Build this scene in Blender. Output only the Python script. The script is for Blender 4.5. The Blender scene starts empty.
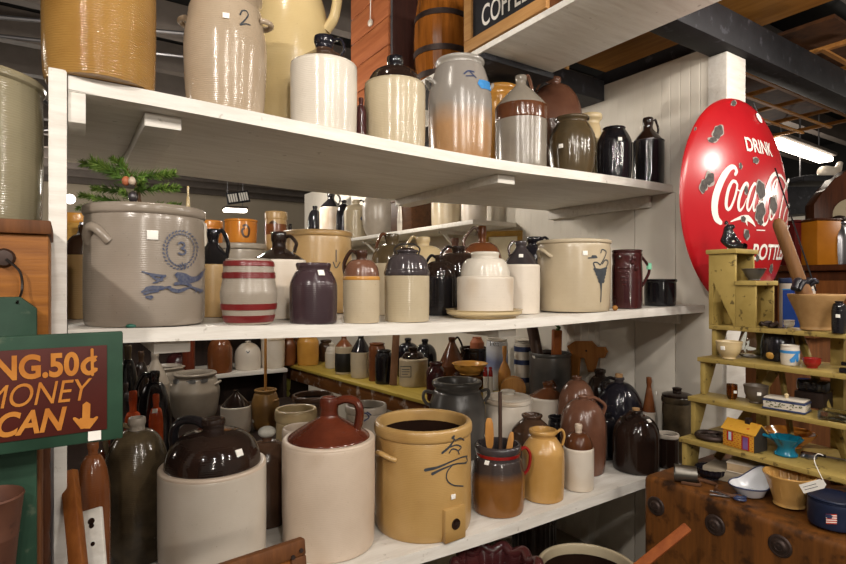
import bpy, bmesh, math, random
from mathutils import Vector, Matrix
random.seed(7)
PI = math.pi
C = bpy.context.scene.collection
F = 543.0; E = 1.55                      # focal length in pixels, eye height
FX, FY = 0.5505, 0.8348                  # view direction; image right is (FY, -FX)

# ------------------------------------------------------------------ camera mathematics
def ray(px):
    r = (px - 423) / F
    return FX + r * FY, FY - r * FX, r
def P(px, py, z=None, x=None, y=None, d=None):
    a, b, r = ray(px)
    if z is not None: d = (E - z) * F / (py - 282)
    elif x is not None: d = x / a
    elif y is not None: d = y / b
    return Vector((a * d, b * d, E + (282 - py) * d / F))
def vdir(az):                            # 0 = image right, 90 = away, 180 = image left, -90 = towards the viewer
    c, s = math.cos(math.radians(az)), math.sin(math.radians(az))
    return Vector((c * FY + s * FX, -c * FX + s * FY, 0))

# ------------------------------------------------------------------ materials
def lin(h):
    h = h.lstrip('#'); v = [int(h[i:i + 2], 16) / 255 for i in (0, 2, 4)]
    return tuple(c / 12.92 if c <= .04045 else ((c + .055) / 1.055) ** 2.4 for c in v) + (1,)
class NT:
    def __init__(s, name):
        s.m = bpy.data.materials.new(name); s.m.use_nodes = True
        s.t = s.m.node_tree; s.n = s.t.nodes; s.l = s.t.links
        s.b = s.n['Principled BSDF']
    def a(s, typ, **kw):
        n = s.n.new(typ)
        for k, v in kw.items(): setattr(n, k, v)
        return n
    def link(s, a, b): s.l.new(a, b)
def coords(N, scale=(1, 1, 1)):
    tc = N.a('ShaderNodeTexCoord'); oi = N.a('ShaderNodeObjectInfo')
    mp = N.a('ShaderNodeMapping'); mp.inputs['Scale'].default_value = scale
    N.link(tc.outputs['Object'], mp.inputs['Vector'])
    return mp, oi
def noise(N, mp, oi, scale, detail=3, rough=.55):
    n = N.a('ShaderNodeTexNoise', noise_dimensions='4D')
    n.inputs['Scale'].default_value = scale; n.inputs['Detail'].default_value = detail; n.inputs['Roughness'].default_value = rough
    N.link(mp.outputs[0], n.inputs['Vector'])
    mu = N.a('ShaderNodeMath', operation='MULTIPLY'); mu.inputs[1].default_value = 17.0
    N.link(oi.outputs['Random'], mu.inputs[0]); N.link(mu.outputs[0], n.inputs['W'])
    return n
def ramp(N, src, stops):
    r = N.a('ShaderNodeValToRGB'); e = r.color_ramp.elements
    while len(e) < len(stops): e.new(.5)
    for el, (p, c) in zip(e, stops): el.position = p; el.color = c if len(c) == 4 else tuple(c) + (1,)
    N.link(src, r.inputs[0]); return r
def mix(N, fac, a, b):
    m = N.a('ShaderNodeMix', data_type='RGBA')
    if isinstance(fac, float): m.inputs[0].default_value = fac
    else: N.link(fac, m.inputs[0])
    for k, v in ((6, a), (7, b)):
        if isinstance(v, tuple): m.inputs[k].default_value = v
        else: N.link(v, m.inputs[k])
    return m.outputs[2]
def bump(N, h, strength, dist=.002):
    b = N.a('ShaderNodeBump'); b.inputs['Strength'].default_value = strength; b.inputs['Distance'].default_value = dist
    N.link(h, b.inputs['Height']); N.link(b.outputs[0], N.b.inputs['Normal'])
def ceramic(name, c1, c2, rough=.22, scale=9, speck=None, stretch=1.0, stain=None, rings=.16, bumpy=.2, spec=.5, bands=None):
    """glazed or salt-fired stoneware: mottled colour, iron specks, faint throwing rings"""
    N = NT(name); mp, oi = coords(N, (1, 1, 1 / stretch))
    n = noise(N, mp, oi, scale, 4)
    col = ramp(N, n.outputs['Fac'], [(.32, lin(c1)), (.68, lin(c2))]).outputs[0]
    if bands:                             # dipped glazes: (height in m, colour) from the base up
        tc = N.a('ShaderNodeTexCoord'); sx = N.a('ShaderNodeSeparateXYZ'); N.link(tc.outputs['Object'], sx.inputs[0])
        for z, soft, hexc in bands:
            ad = N.a('ShaderNodeMath', operation='MULTIPLY_ADD'); N.link(n.outputs['Fac'], ad.inputs[0]); ad.inputs[1].default_value = soft * 2.5
            N.link(sx.outputs[2], ad.inputs[2])
            mr = N.a('ShaderNodeMapRange'); N.link(ad.outputs[0], mr.inputs[0])
            mr.inputs[1].default_value = z + soft * 1.25 - soft; mr.inputs[2].default_value = z + soft * 1.25 + soft
            col = mix(N, mr.outputs[0], col, lin(hexc))
    if stain:
        n3 = noise(N, mp, oi, 4.5, 2)
        r3 = ramp(N, n3.outputs['Fac'], [(.52, (0, 0, 0)), (.68, (1, 1, 1))])
        col = mix(N, r3.outputs[0], col, lin(stain))
    if speck:
        n2 = noise(N, mp, oi, 230, 1)
        r2 = ramp(N, n2.outputs['Fac'], [(.70, (0, 0, 0)), (.78, (.6, .6, .6))])
        col = mix(N, r2.outputs[0], col, lin(speck))
    N.link(col, N.b.inputs['Base Color'])
    N.b.inputs['Roughness'].default_value = rough
    N.b.inputs['Specular IOR Level'].default_value = spec
    w = N.a('ShaderNodeTexWave', bands_direction='Z'); w.inputs['Scale'].default_value = 55; w.inputs['Distortion'].default_value = 2.5
    N.link(mp.outputs[0], w.inputs['Vector'])
    ad = N.a('ShaderNodeMath', operation='MULTIPLY_ADD'); N.link(w.outputs['Fac'], ad.inputs[0]); ad.inputs[1].default_value = rings
    n4 = noise(N, mp, oi, 24, 2); sc4 = N.a('ShaderNodeMath', operation='MULTIPLY'); sc4.inputs[1].default_value = .7; N.link(n4.outputs['Fac'], sc4.inputs[0]); N.link(sc4.outputs[0], ad.inputs[2])
    bump(N, ad.outputs[0], bumpy, .004)
    return N.m
def wood(name, c1, c2, axis=2, rough=.55, scale=5, bumpy=.25, worn=None):
    sc = [9, 9, 9]; sc[axis] = .8
    N = NT(name); mp, oi = coords(N, tuple(sc))
    n = noise(N, mp, oi, scale, 6, .65)
    col = ramp(N, n.outputs['Fac'], [(.3, lin(c1)), (.7, lin(c2))]).outputs[0]
    if worn:
        mp2, _ = coords(N); n2 = noise(N, mp2, oi, 14, 4)
        col = mix(N, ramp(N, n2.outputs['Fac'], [(.55, (0, 0, 0)), (.66, (1, 1, 1))]).outputs[0], col, lin(worn))
    N.link(col, N.b.inputs['Base Color']); N.b.inputs['Roughness'].default_value = rough; N.b.inputs['Specular IOR Level'].default_value = .22
    bump(N, n.outputs['Fac'], bumpy, .003); return N.m
def paint(name, c1, c2=None, rough=.5, scale=20, bumpy=.1, worn=None, metal=0.0, wscale=18):
    N = NT(name); mp, oi = coords(N); n = noise(N, mp, oi, scale, 4)
    col = ramp(N, n.outputs['Fac'], [(.3, lin(c1)), (.7, lin(c2 or c1))]).outputs[0]
    if worn:
        n2 = noise(N, mp, oi, wscale, 4)
        col = mix(N, ramp(N, n2.outputs['Fac'], [(.6, (0, 0, 0)), (.66, (1, 1, 1))]).outputs[0], col, lin(worn))
    N.link(col, N.b.inputs['Base Color']); N.b.inputs['Roughness'].default_value = rough; N.b.inputs['Metallic'].default_value = metal
    if rough > .3 and not metal: N.b.inputs['Specular IOR Level'].default_value = .25
    bump(N, n.outputs['Fac'], bumpy, .002); return N.m
def glass(name, c, rough=.03):
    N = NT(name); N.b.inputs['Base Color'].default_value = lin(c); N.b.inputs['Transmission Weight'].default_value = 1
    N.b.inputs['Roughness'].default_value = rough; N.b.inputs['IOR'].default_value = 1.45; return N.m
def emit(name, c, s):
    N = NT(name); N.b.inputs['Emission Color'].default_value = lin(c); N.b.inputs['Emission Strength'].default_value = s; return N.m

# ------------------------------------------------------------------ mesh builders
def link(o): C.objects.link(o); return o
def mesh(name, bm, mat, parent=None, loc=None, ang=38, smooth=True):
    me = bpy.data.meshes.new(name)
    bmesh.ops.recalc_face_normals(bm, faces=bm.faces[:])
    bm.to_mesh(me); bm.free()
    if smooth:
        for p in me.polygons: p.use_smooth = True
        me.set_sharp_from_angle(angle=math.radians(ang))
    me.materials.append(mat)
    o = link(bpy.data.objects.new(name, me))
    if parent is not None: o.parent = parent
    if loc is not None: o.location = loc
    return o
def tag(o, label, cat, group=None):
    o['label'] = label; o['category'] = cat
    if group: o['group'] = group
    return o
def thing(name, label, cat, loc, group=None, rz=0):
    o = link(bpy.data.objects.new(name, None)); o.location = loc; o.rotation_euler = (0, 0, rz); o.empty_display_size = .05
    return tag(o, label, cat, group)
def struct(name, bm, mat, loc=None, **k):
    o = mesh(name, bm, mat, None, loc, **k); o['kind'] = 'structure'; return o
def sm(pts, it=2):
    """corner-cutting; ends kept"""
    for _ in range(it):
        q = [pts[0]]
        for p0, p1 in zip(pts, pts[1:]):
            q.append(tuple(.75 * a + .25 * b for a, b in zip(p0, p1))); q.append(tuple(.25 * a + .75 * b for a, b in zip(p0, p1)))
        q.append(pts[-1]); pts = q
    return pts
def cr(pts, n=6):
    pts = [Vector(p) for p in pts]; out = []
    ext = [pts[0] * 2 - pts[1]] + pts + [pts[-1] * 2 - pts[-2]]
    for i in range(1, len(ext) - 2):
        p0, p1, p2, p3 = ext[i - 1:i + 3]
        for k in range(n):
            t = k / n
            out.append(.5 * ((2 * p1) + (p2 - p0) * t + (2 * p0 - 5 * p1 + 4 * p2 - p3) * t * t + (3 * p1 - p0 - 3 * p2 + p3) * t ** 3))
    out.append(pts[-1]); return out
def lathe(prof, seg=44, wob=None, bm=None, off=(0, 0, 0)):
    bm = bm or bmesh.new(); rings = []
    for k, p in enumerate(prof):
        r, z = p[0], p[1]
        if r < 1e-5: rings.append([bm.verts.new((off[0], off[1], z + off[2]))])
        else:
            ring = []
            for i in range(seg):
                a = 2 * PI * i / seg; rr = r * (wob(a, z) if wob else 1)
                ring.append(bm.verts.new((off[0] + rr * math.cos(a), off[1] + rr * math.sin(a), z + off[2])))
            rings.append(ring)
    for A, B in zip(rings, rings[1:]):
        if len(A) == 1 and len(B) == 1: continue
        for i in range(seg):
            j = (i + 1) % seg
            if len(A) == 1: bm.faces.new((A[0], B[j], B[i]))
            elif len(B) == 1: bm.faces.new((A[i], A[j], B[0]))
            else: bm.faces.new((A[i], A[j], B[j], B[i]))
    return bm
def tube(pts, rad, seg=10, flat=1.0, bm=None, closed=False):
    """rad: number or list; flat squeezes the second axis"""
    bm = bm or bmesh.new(); pts = [Vector(p) for p in pts]; n = len(pts)
    rads = rad if isinstance(rad, (list, tuple)) else [rad] * n
    T = [(pts[min(i + 1, n - 1)] - pts[max(i - 1, 0)]).normalized() for i in range(n)]
    if closed: T = [(pts[(i + 1) % n] - pts[i - 1]).normalized() for i in range(n)]
    u = T[0].orthogonal().normalized()
    # prefer a frame whose first axis lies in the bend plane
    mid = pts[n // 2] - (pts[0] + pts[-1]) / 2
    if mid.length > 1e-4:
        c = mid - T[0] * mid.dot(T[0])
        if c.length > 1e-5: u = c.normalized()
    rings = []
    for i in range(n):
        u = (u - T[i] * u.dot(T[i])).normalized(); v = T[i].cross(u)
        rings.append([bm.verts.new(pts[i] + (u * math.cos(2 * PI * k / seg) * flat + v * math.sin(2 * PI * k / seg)) * rads[i]) for k in range(seg)])
    pairs = list(zip(rings, rings[1:])) + ([(rings[-1], rings[0])] if closed else [])
    for A, B in pairs:
        for k in range(seg): bm.faces.new((A[k], A[(k + 1) % seg], B[(k + 1) % seg], B[k]))
    if not closed: bm.faces.new(rings[0][::-1]); bm.faces.new(rings[-1])
    return bm
def box(x0, x1, y0, y1, z0, z1, bm=None, bev=0.0, rot=None, seg=2):
    b = bmesh.new()
    vs = [b.verts.new((x, y, z)) for x in (x0, x1) for y in (y0, y1) for z in (z0, z1)]
    for f in ((0, 1, 3, 2), (4, 6, 7, 5), (0, 4, 5, 1), (2, 3, 7, 6), (0, 2, 6, 4), (1, 5, 7, 3)): b.faces.new([vs[i] for i in f])
    if bev: bmesh.ops.bevel(b, geom=b.edges[:], offset=bev, segments=seg, profile=.5, affect='EDGES')
    if rot is not None: bmesh.ops.transform(b, matrix=rot, verts=b.verts[:])
    if bm is None: return b
    me = bpy.data.meshes.new('tmp'); b.to_mesh(me); b.free(); bm.from_mesh(me); bpy.data.meshes.remove(me); return bm
def beam(p0, p1, w, h, bm=None, bev=.002, up=(0, 0, 1)):
    """rectangular bar from p0 to p1: w sideways, h along up"""
    p0, p1 = Vector(p0), Vector(p1); d = p1 - p0; L = d.length; x = d.normalized()
    y = Vector(up).cross(x).normalized(); z = x.cross(y)
    M = Matrix((x, y, z)).transposed().to_4x4(); M.translation = p0
    return box(0, L, -w / 2, w / 2, -h / 2, h / 2, bm, bev, M)
def prism(poly, z0, z1, bm=None, bev=0.0, M=None):
    """extrude a polygon given in (x, y)"""
    b = bmesh.new(); A = [b.verts.new((x, y, z0)) for x, y in poly]; B = [b.verts.new((x, y, z1)) for x, y in poly]
    n = len(poly); b.faces.new(A[::-1]); b.faces.new(B)
    for i in range(n): b.faces.new((A[i], A[(i + 1) % n], B[(i + 1) % n], B[i]))
    if bev: bmesh.ops.bevel(b, geom=b.edges[:], offset=bev, segments=2, profile=.5, affect='EDGES')
    if M is not None: bmesh.ops.transform(b, matrix=M, verts=b.verts[:])
    if bm is None: return b
    me = bpy.data.meshes.new('tmp'); b.to_mesh(me); b.free(); bm.from_mesh(me); bpy.data.meshes.remove(me); return bm
def ball(c, r, bm=None, sub=2, sc=(1, 1, 1)):
    b = bm or bmesh.new()
    M = Matrix.Translation(c) @ Matrix.Diagonal((r * sc[0], r * sc[1], r * sc[2], 1))
    bmesh.ops.create_icosphere(b, subdivisions=sub, radius=1, matrix=M); return b
def ribbon(pts, nrm, wid, bm=None, eps=.0012):
    """a painted stroke lying on a surface: 3D points, normals, widths; rounded ends"""
    bm = bm or bmesh.new(); n = len(pts); L, R = [], []
    for i in range(n):
        t = (pts[min(i + 1, n - 1)] - pts[max(i - 1, 0)])
        s = nrm[i].cross(t).normalized(); w = (wid[i] if isinstance(wid, (list, tuple)) else wid) / 2
        c = pts[i] + nrm[i] * eps
        L.append(bm.verts.new(c + s * w)); R.append(bm.verts.new(c - s * w))
    for i in range(n - 1): bm.faces.new((L[i], R[i], R[i + 1], L[i + 1]))
    for i, sg in ((0, -1), (n - 1, 1)):
        t = (pts[min(i + 1, n - 1)] - pts[max(i - 1, 0)]).normalized() * sg
        w = (wid[i] if isinstance(wid, (list, tuple)) else wid) / 2
        m = bm.verts.new(pts[i] + nrm[i] * eps + t * w * .8); bm.faces.new((L[i], R[i], m))
    return bm
def text_bm(body, size, align='LEFT', shear=0.0, spacing=1.0, extrude=0.0, offset=0.0):
    cu = bpy.data.curves.new('lettering', 'FONT'); cu.body = body; cu.size = size; cu.align_x = align; cu.shear = shear
    cu.space_character = spacing; cu.extrude = extrude; cu.offset = offset; cu.resolution_u = 6
    o = link(bpy.data.objects.new('lettering', cu)); bpy.context.view_layer.update()
    me = bpy.data.meshes.new_from_object(o.evaluated_get(bpy.context.evaluated_depsgraph_get()))
    bm = bmesh.new(); bm.from_mesh(me); bpy.data.objects.remove(o); bpy.data.curves.remove(cu); bpy.data.meshes.remove(me)
    return bm

# ------------------------------------------------------------------ the shelves' surfaces
XE = 2.575
def sag(X): t = min(max(X / XE, 0), 1); return -.028 * math.exp(-((t - .47) / .33) ** 2)
FRONT = {'T': lambda X: 1.53 + .028 * X, 'M': lambda X: 1.53 - .036 * X, 'L': lambda X: 1.53 - .03 * X}
SHZ = {'T': 2.044, 'M': 1.441, 'L': .688}
def shz(s, X): return SHZ[s] + sag(X) if s in SHZ else s

def solve(px, w, S, gap=None, y=None, d=None, yb=None):
    """where a round thing w pixels wide stands: on shelf S (or a height), gap behind its front edge / at depth y / by its base pixel yb"""
    a, b, r = ray(px); cs = 1 / math.sqrt(1 + r * r)
    dd = d or 2.0
    for _ in range(12):
        X, R = a * dd, .5 * w * dd / F * cs
        z = shz(S, X)
        if d: pass
        elif gap is not None: dd = (FRONT[S](X) + R + gap) / b
        elif y is not None: dd = y / b
        else: dd = (E - z) * F / (yb - 282) + R * cs
    X = a * dd; return X, b * dd, shz(S, X) + .0008, .5 * w * dd / F * cs, dd
# ------------------------------------------------------------------ palette
M = {}
def white_paint():
    N = NT('white_painted_wood'); mp, oi = coords(N, (1.2, 9, 9)); n = noise(N, mp, oi, 5, 5, .6)
    col = ramp(N, n.outputs['Fac'], [(.3, lin('cbc5bb')), (.6, lin('dcd8d0'))]).outputs[0]
    mp2, _ = coords(N); n2 = noise(N, mp2, oi, 38, 4)
    col = mix(N, ramp(N, n2.outputs['Fac'], [(.66, (0, 0, 0)), (.74, (.6, .6, .6))]).outputs[0], col, lin('8d8374'))
    N.link(col, N.b.inputs['Base Color']); N.b.inputs['Roughness'].default_value = .55
    bump(N, n.outputs['Fac'], .5, .004); return N.m
M['shelf'] = white_paint()
def beadboard():
    N = NT('beadboard'); mp, oi = coords(N); n = noise(N, mp, oi, 3, 3)
    col = ramp(N, n.outputs['Fac'], [(.3, lin('d2cbbd')), (.7, lin('ddd7cb'))]).outputs[0]
    w = N.a('ShaderNodeTexWave', bands_direction='Y', wave_profile='SAW'); w.inputs['Scale'].default_value = 6.0
    N.link(mp.outputs[0], w.inputs['Vector'])
    g = ramp(N, w.outputs['Fac'], [(0, (0, 0, 0)), (.08, (1, 1, 1)), (.92, (1, 1, 1)), (1, (0, 0, 0))])
    N.link(col, N.b.inputs['Base Color']); N.b.inputs['Roughness'].default_value = .5
    bump(N, g.outputs[0], .4, .004); return N.m
M['bead'] = beadboard()
M['board'] = paint('white_wall_board', 'cfc8bb', 'dad4c8', .5, 4, .1)
M['black_beam'] = paint('black_painted_beam', '1a1a1d', '26262a', .6, 12, .4, '3a3a40')
M['ceil_wood'] = wood('ceiling_plywood', '8a5a20', 'b07a34', 1, .6, 4)
M['roof'] = paint('dark_roof', '100f0f', '191817', .8, 5)
M['purlin'] = paint('roof_purlin', '57504b', '6a625c', .7, 5)
M['concrete'] = paint('concrete_floor', '8a8176', '9c9387', .6, 6, .2)
M['far_wall'] = paint('far_wall', 'b5a893', 'c4b8a4', .7, 1)
M['dark_panel'] = wood('dark_panel', '1e1512', '2f211a', 2, .6)
M['steel'] = paint('grey_steel', '86868a', '9b9b9f', .3, 10, .05, None, .9)

# ------------------------------------------------------------------ the room
b = box(-7, 11, -3, 14, -.1, 0); struct('floor', b, M['concrete'])
b = box(-7, 11, -3, 14, 3.7, 3.8); struct('ceiling', b, M['roof'])
b = box(-7, 11, 13, 13.2, 0, 3.7); struct('wall_back', b, M['far_wall'])
b = box(10, 10.2, -3, 13, 0, 3.7); struct('wall_right', b, M['bead'])
struct('trim_2', box(9.98, 9.999, -3, 13, 2.7, 3.7), M['roof'])
b = box(-7.2, -7, -3, 13, 0, 3.7); struct('wall_left', b, M['dark_panel'])
for k in range(15):                       # roof joists
    y = 1.4 + k * .78
    struct('purlin', box(-7, 10, y, y + .10, 3.44, 3.69), M['purlin'])
for (a_, b_) in (((-4.5, 5.0, 2.9), (1.5, 4.6, 3.4)), ((-4.8, 4.4, 2.55), (1.0, 4.0, 3.3)), ((-3.8, 6.0, 2.5), (.4, 3.6, 3.4)), ((-1.0, 5.2, 2.5), (1.1, 6.5, 3.4)), ((.1, 4.2, 2.55), (-.6, 5.6, 3.4))):
    struct('beam', tube([a_, b_], .014, 8), M['steel'])
# partition wall the shelves end against, its end trimmed with a wide board
WY0 = 1.335
struct('wall_partition', box(2.585, 2.745, 1.425, 6.7, 0, 2.68), M['bead'])
struct('trim_1', box(2.578, 2.752, WY0, 1.424, 0, 2.628, bev=.002), M['shelf'])
for k in range(3):
    struct('wall_board', box(2.577, 2.586, WY0 + .022 + k * .235, WY0 + .252 + k * .235, .0, 2.0, bev=.0015), M['board'])
struct('beam', box(1.1, 6.0, 1.29, 1.42, 2.63, 2.79, bev=.004), M['black_beam'])
struct('beam', box(1.875, 2.575, 2.02, 2.40, 2.585, 2.70, bev=.004), M['black_beam'])
struct('beam', box(1.9, 2.575, 2.42, 2.62, 2.70, 3.0, bev=.004), M['black_beam'])
struct('beam', box(2.6, 2.78, 1.42, 5.0, 2.69, 2.76, bev=.004), M['black_beam'])
struct('ceiling_boards', box(1.95, 3.22, .5, 2.38, 2.965, 2.99), M['ceil_wood'])
# lath ceiling over the next aisle
lath = bmesh.new()
for k in range(9): box(3.4, 5.2, 1.25 + k * .2, 1.275 + k * .2, 2.80, 2.812, lath)
for k in range(5): box(3.45 + k * .42, 3.48 + k * .42, 1.15, 2.95, 2.812, 2.835, lath)
struct('ceiling_lath', lath, wood('lath', 'a06a34', 'c08a4a', 0, .6))
struct('ceiling_panel', box(3.4, 5.2, 1.2, 2.95, 2.95, 2.97), paint('rusty_plaster', '3a2416', '6e4526', .8, 9, .3))
struct('beam', box(9.6, 9.97, -1, 13, 2.62, 3.1, bev=.004), M['black_beam'])

# ------------------------------------------------------------------ the white shelving unit
unit = thing('shelving_unit', 'tall white painted wooden shelving unit with three long shelves of stoneware', 'shelf', (0, 0, 0))
def shelf(s, x0, x1, depth_y, th, nseg=30):
    bm = bmesh.new(); rows = []
    for i in range(nseg + 1):
        X = x0 + (x1 - x0) * i / nseg; zt = shz(s, X); yf = FRONT[s](X)
        rows.append([bm.verts.new((X, y, z)) for y, z in ((yf, zt - th), (yf, zt), (depth_y, zt), (depth_y, zt - th))])
    for A, B in zip(rows, rows[1:]):
        for k in range(4): bm.faces.new((A[k], B[k], B[(k + 1) % 4], A[(k + 1) % 4]))
    bm.faces.new(rows[0][::-1]); bm.faces.new(rows[-1])
    ed = [e for e in bm.edges if abs(e.verts[0].co.x - e.verts[1].co.x) > 1e-6]
    bmesh.ops.bevel(bm, geom=ed, offset=.003, segments=2, affect='EDGES')
    mesh('shelf', bm, M['shelf'], unit)
    return th
shelf('T', .006, XE, 2.45, .038); shelf('M', .006, XE, 2.45, .036); shelf('L', .006, XE, 2.45, .042)
mesh('post', box(-.032, .004, 1.522, 1.61, 0, 2.047, bev=.002), M['shelf'], unit)
mesh('post', box(-.032, .004, 2.36, 2.45, 0, 2.047, bev=.002), M['shelf'], unit)
mesh('hanger', prism([(1.535, 1.93), (1.535, 2.005), (1.60, 2.005), (1.60, 1.915)], .006, .042, None, .002, Matrix(((0, 0, 1, 0), (1, 0, 0, 0), (0, 1, 0, 0), (0, 0, 0, 1)))), M['shelf'], unit)
for s, X, th in (('T', .22, .038), ('T', 1.476, .038), ('M', .24, .036), ('M', 1.40, .036), ('L', 1.10, .042)):
    zt = shz(s, X) - th - .001
    mesh('cleat', box(X - .045, X + .045, FRONT[s](X) + .06, 2.43, zt - .036, zt, bev=.002), M['shelf'], unit)
for s, th in (('T', .038), ('M', .036), ('L', .042)):
    zt = shz(s, 2.55) - th - .001
    mesh('cleat', box(2.548, 2.574, FRONT[s](2.5) + .12, 2.43, zt - .06, zt, bev=.002), M['shelf'], unit)

# ------------------------------------------------------------------ light: warm shop spots, and unseen fill points added to brighten dark areas
def spot(loc, aim, power, size=.07, ang=95, col=(1, .925, .845), blend=.6):
    l = bpy.data.lights.new('spot', 'SPOT'); l.energy = power; l.shadow_soft_size = size; l.spot_size = math.radians(ang); l.spot_blend = blend; l.color = col
    o = link(bpy.data.objects.new('ceiling_spot', l)); o.location = loc
    o.rotation_euler = (Vector(aim) - Vector(loc)).to_track_quat('-Z', 'Y').to_euler()
def area(loc, aim, power, sx, sy, col=(1, .94, .87)):
    l = bpy.data.lights.new('tube', 'AREA'); l.shape = 'RECTANGLE'; l.size = sx; l.size_y = sy; l.energy = power; l.color = col
    o = link(bpy.data.objects.new('ceiling_tube', l)); o.location = loc
    o.rotation_euler = (Vector(aim) - Vector(loc)).to_track_quat('-Z', 'Y').to_euler()
def fill_point(loc, power, size=.05, col=(1, .91, .80)):  # bare point without a fixture, added as fill
    l = bpy.data.lights.new('fill_point', 'POINT'); l.energy = power; l.shadow_soft_size = size; l.color = col
    o = link(bpy.data.objects.new('fill_light', l)); o.location = loc
spot((-1.15, -.15, 2.75), (.9, 1.8, 1.25), 105, .05)
spot((-.1, -1.0, 2.8), (1.0, 1.8, 1.2), 62, .05)
spot((.95, -.75, 2.85), (1.3, 1.7, 1.3), 55, .05)
spot((1.9, -.9, 2.8), (1.7, 1.6, 1.4), 50, .05)
spot((3.3, -.15, 2.7), (2.3, 1.1, 1.5), 72, .05)
spot((.5, .3, 2.85), (1.9, 1.7, 1.9), 22, .05)
fill_point((2.3, .3, 2.45), 19); fill_point((.3, 1.5, 3.2), 16); fill_point((1.0, -1.6, 2.4), 22); fill_point((-1.0, -4.0, 2.6), 150, .08)  # added fills: plywood ceiling, things overhead, wall beneath the lowest shelf
fill_point((4.9, .6, 2.3), 24); fill_point((7.4, 3.5, 2.6), 60)  # unseen fills added to light the lath and the next aisle
fill_point((.6, 3.3, 2.4), 40); fill_point((-.6, 9.5, 2.6), 110); fill_point((1.9, 5.4, 2.6), 34); fill_point((-3.5, 5.0, 2.5), 50)  # unseen fill points added to brighten the space behind the unit
fill_point((1.75, 3.3, 2.3), 12)
w = bpy.data.worlds.new('shop_air'); bpy.context.scene.world = w; w.use_nodes = True
w.node_tree.nodes['Background'].inputs[0].default_value = (1, .88, .75, 1); w.node_tree.nodes['Background'].inputs[1].default_value = .21

cam = bpy.data.cameras.new('camera'); cam.sensor_width = 36; cam.lens = 36 * F / 846; cam.clip_start = .05; cam.clip_end = 100
co = link(bpy.data.objects.new('camera', cam)); co.location = (0, 0, E)
co.rotation_euler = (PI / 2, 0, -math.atan2(FX, FY)); bpy.context.scene.camera = co
vs = bpy.context.scene.view_settings; vs.view_transform = 'Standard'; vs.look = 'None'; vs.exposure = 0.25; vs.gamma = 1; vs.use_curve_mapping = False
# ------------------------------------------------------------------ glazes
def cm(k, *a, **kw): M[k] = ceramic(k, *a, **kw); return M[k]
cm('amber', '8d6732', 'a37c42', .12, 6, '6e4a22', rings=.6, bumpy=.35)
cm('putty', '9d8b74', 'ab9a84', .16, 7, '6d5d4a', rings=.2, bumpy=.3)
cm('butter', 'b09a6c', 'bfab80', .22, 4, '8d784e')
cm('white', 'bfb7a9', 'ccc4b7', .16, 6, '8f8372', rings=.2, bumpy=.3)
cm('chalk', 'c6bcae', 'd2c8ba', .3, 5, '9a8c78', stain='b9a68e')
cm('bisque', 'bba996', 'c7b6a4', .35, 7, '8f7b66', stain='b5a08a')
cm('oat', 'a5977c', 'b2a58b', .17, 6, '7d6a4a', rings=.2, bumpy=.3)
cm('salt_grey', '857b6f', '958a7e', .22, 7, '615850', stain='857a6c', rings=.12)
cm('grey_blue', '7d7973', '958f86', .25, 5, '57524c')
cm('greystone', '6e675d', '827a6e', .22, 8, '4a443c')
cm('grey_tan', '8d8375', 'a1978a', .3, 8, '5d5346')
cm('tan', 'a98a5c', 'b5976a', .28, 7, '7d5f34', stain='a8844e')
cm('yellowtan', 'a5824c', 'b4925c', .3, 6, '6e5430', stain='987340', rings=.3)
cm('beige', 'a8997f', 'b4a68d', .25, 6, '7a6b52')
cm('sand', 'b9a47c', 'c4b088', .25, 6)
cm('yellowware', 'c08a3c', 'd09c4c', .18, 6, 'a06e28')
cm('ochre', 'a87430', 'b9853c', .2, 6, '8a5a22')
cm('brown', '4a2a18', '5e3822', .14, 8)
cm('redbrown', '431a10', '64301e', .13, 9, '2a0e08', bumpy=.35)
cm('bonewhite', 'bdb3a5', 'c8bfb2', .24, 5, '9a8d7c', rings=.06, stain='b8ab9a')
cm('chestnut', '64381f', '7c4a2a', .14, 7, '4a2a18')
cm('rosebrown', '5a3a2c', '74503e', .2, 5, '3c241a')
cm('darkbrown', '2c1a12', '3c251a', .1, 8)
cm('albany', '1c1411', '2a1d17', .09, 9)
cm('black', '131214', '1e1c1f', .08, 9)
cm('blueblack', '141319', '211f26', .12, 9)
cm('gunmetal', '2e2a2c', '443d3e', .13, 7)
cm('plum', '33262a', '423236', .22, 6)
cm('ox', '331618', '45201f', .12, 9, bumpy=.4)
cm('iron_grey', '3a3836', '4c4946', .3, 6, stain='5c5650')
cm('olive', '3c3324', '544630', .14, 6, stain='2a231a')
cm('umber', '3a2a1e', '50382a', .2, 6)
cm('smoke', '120f0d', '574a36', .16, 7, bands=[(.41, .05, '6a5b42')], bumpy=.3)
cm('cobalt', '222c4c', '323e60', .35, 40, bumpy=.02)
cm('inkgrey', '2c3036', '3c4248', .4, 40, bumpy=.02)
cm('redpaint', '62191a', '7a2222', .3, 10)
cm('redglaze', 'a8401c', 'bf4e22', .12, 8)
cm('terracotta', 'a05a38', 'b06844', .6, 8)
cm('orangeglaze', 'b87028', 'c98436', .12, 6)
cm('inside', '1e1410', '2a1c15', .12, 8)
cm('bandred', '7a1414', '8e1c18', .15, 8)
cm('teal_chip', '1f5a4c', '2c6c5a', .5, 8)
M['tag'] = paint('paper_tag', 'e4e0d8', 'ece9e2', .6, 60)
M['wire'] = paint('dark_wire', '2a2624', '3a3532', .35, 30, .1, None, .8)
M['iron'] = paint('rusty_iron', '2c2320', '453630', .5, 30, .3, None, .6)
M['cork'] = paint('cork', '9a7650', 'b08c62', .8, 60, .4)
M['tape'] = paint('blue_tape', '2f74ae', '3a80ba', .6, 30)
M['mint'] = paint('mint_tape', '7cc4a0', '8cd0ae', .6, 30)
M['clothball'] = paint('grey_cloth', '8d8a80', 'a3a096', .9, 50, .8)

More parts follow.
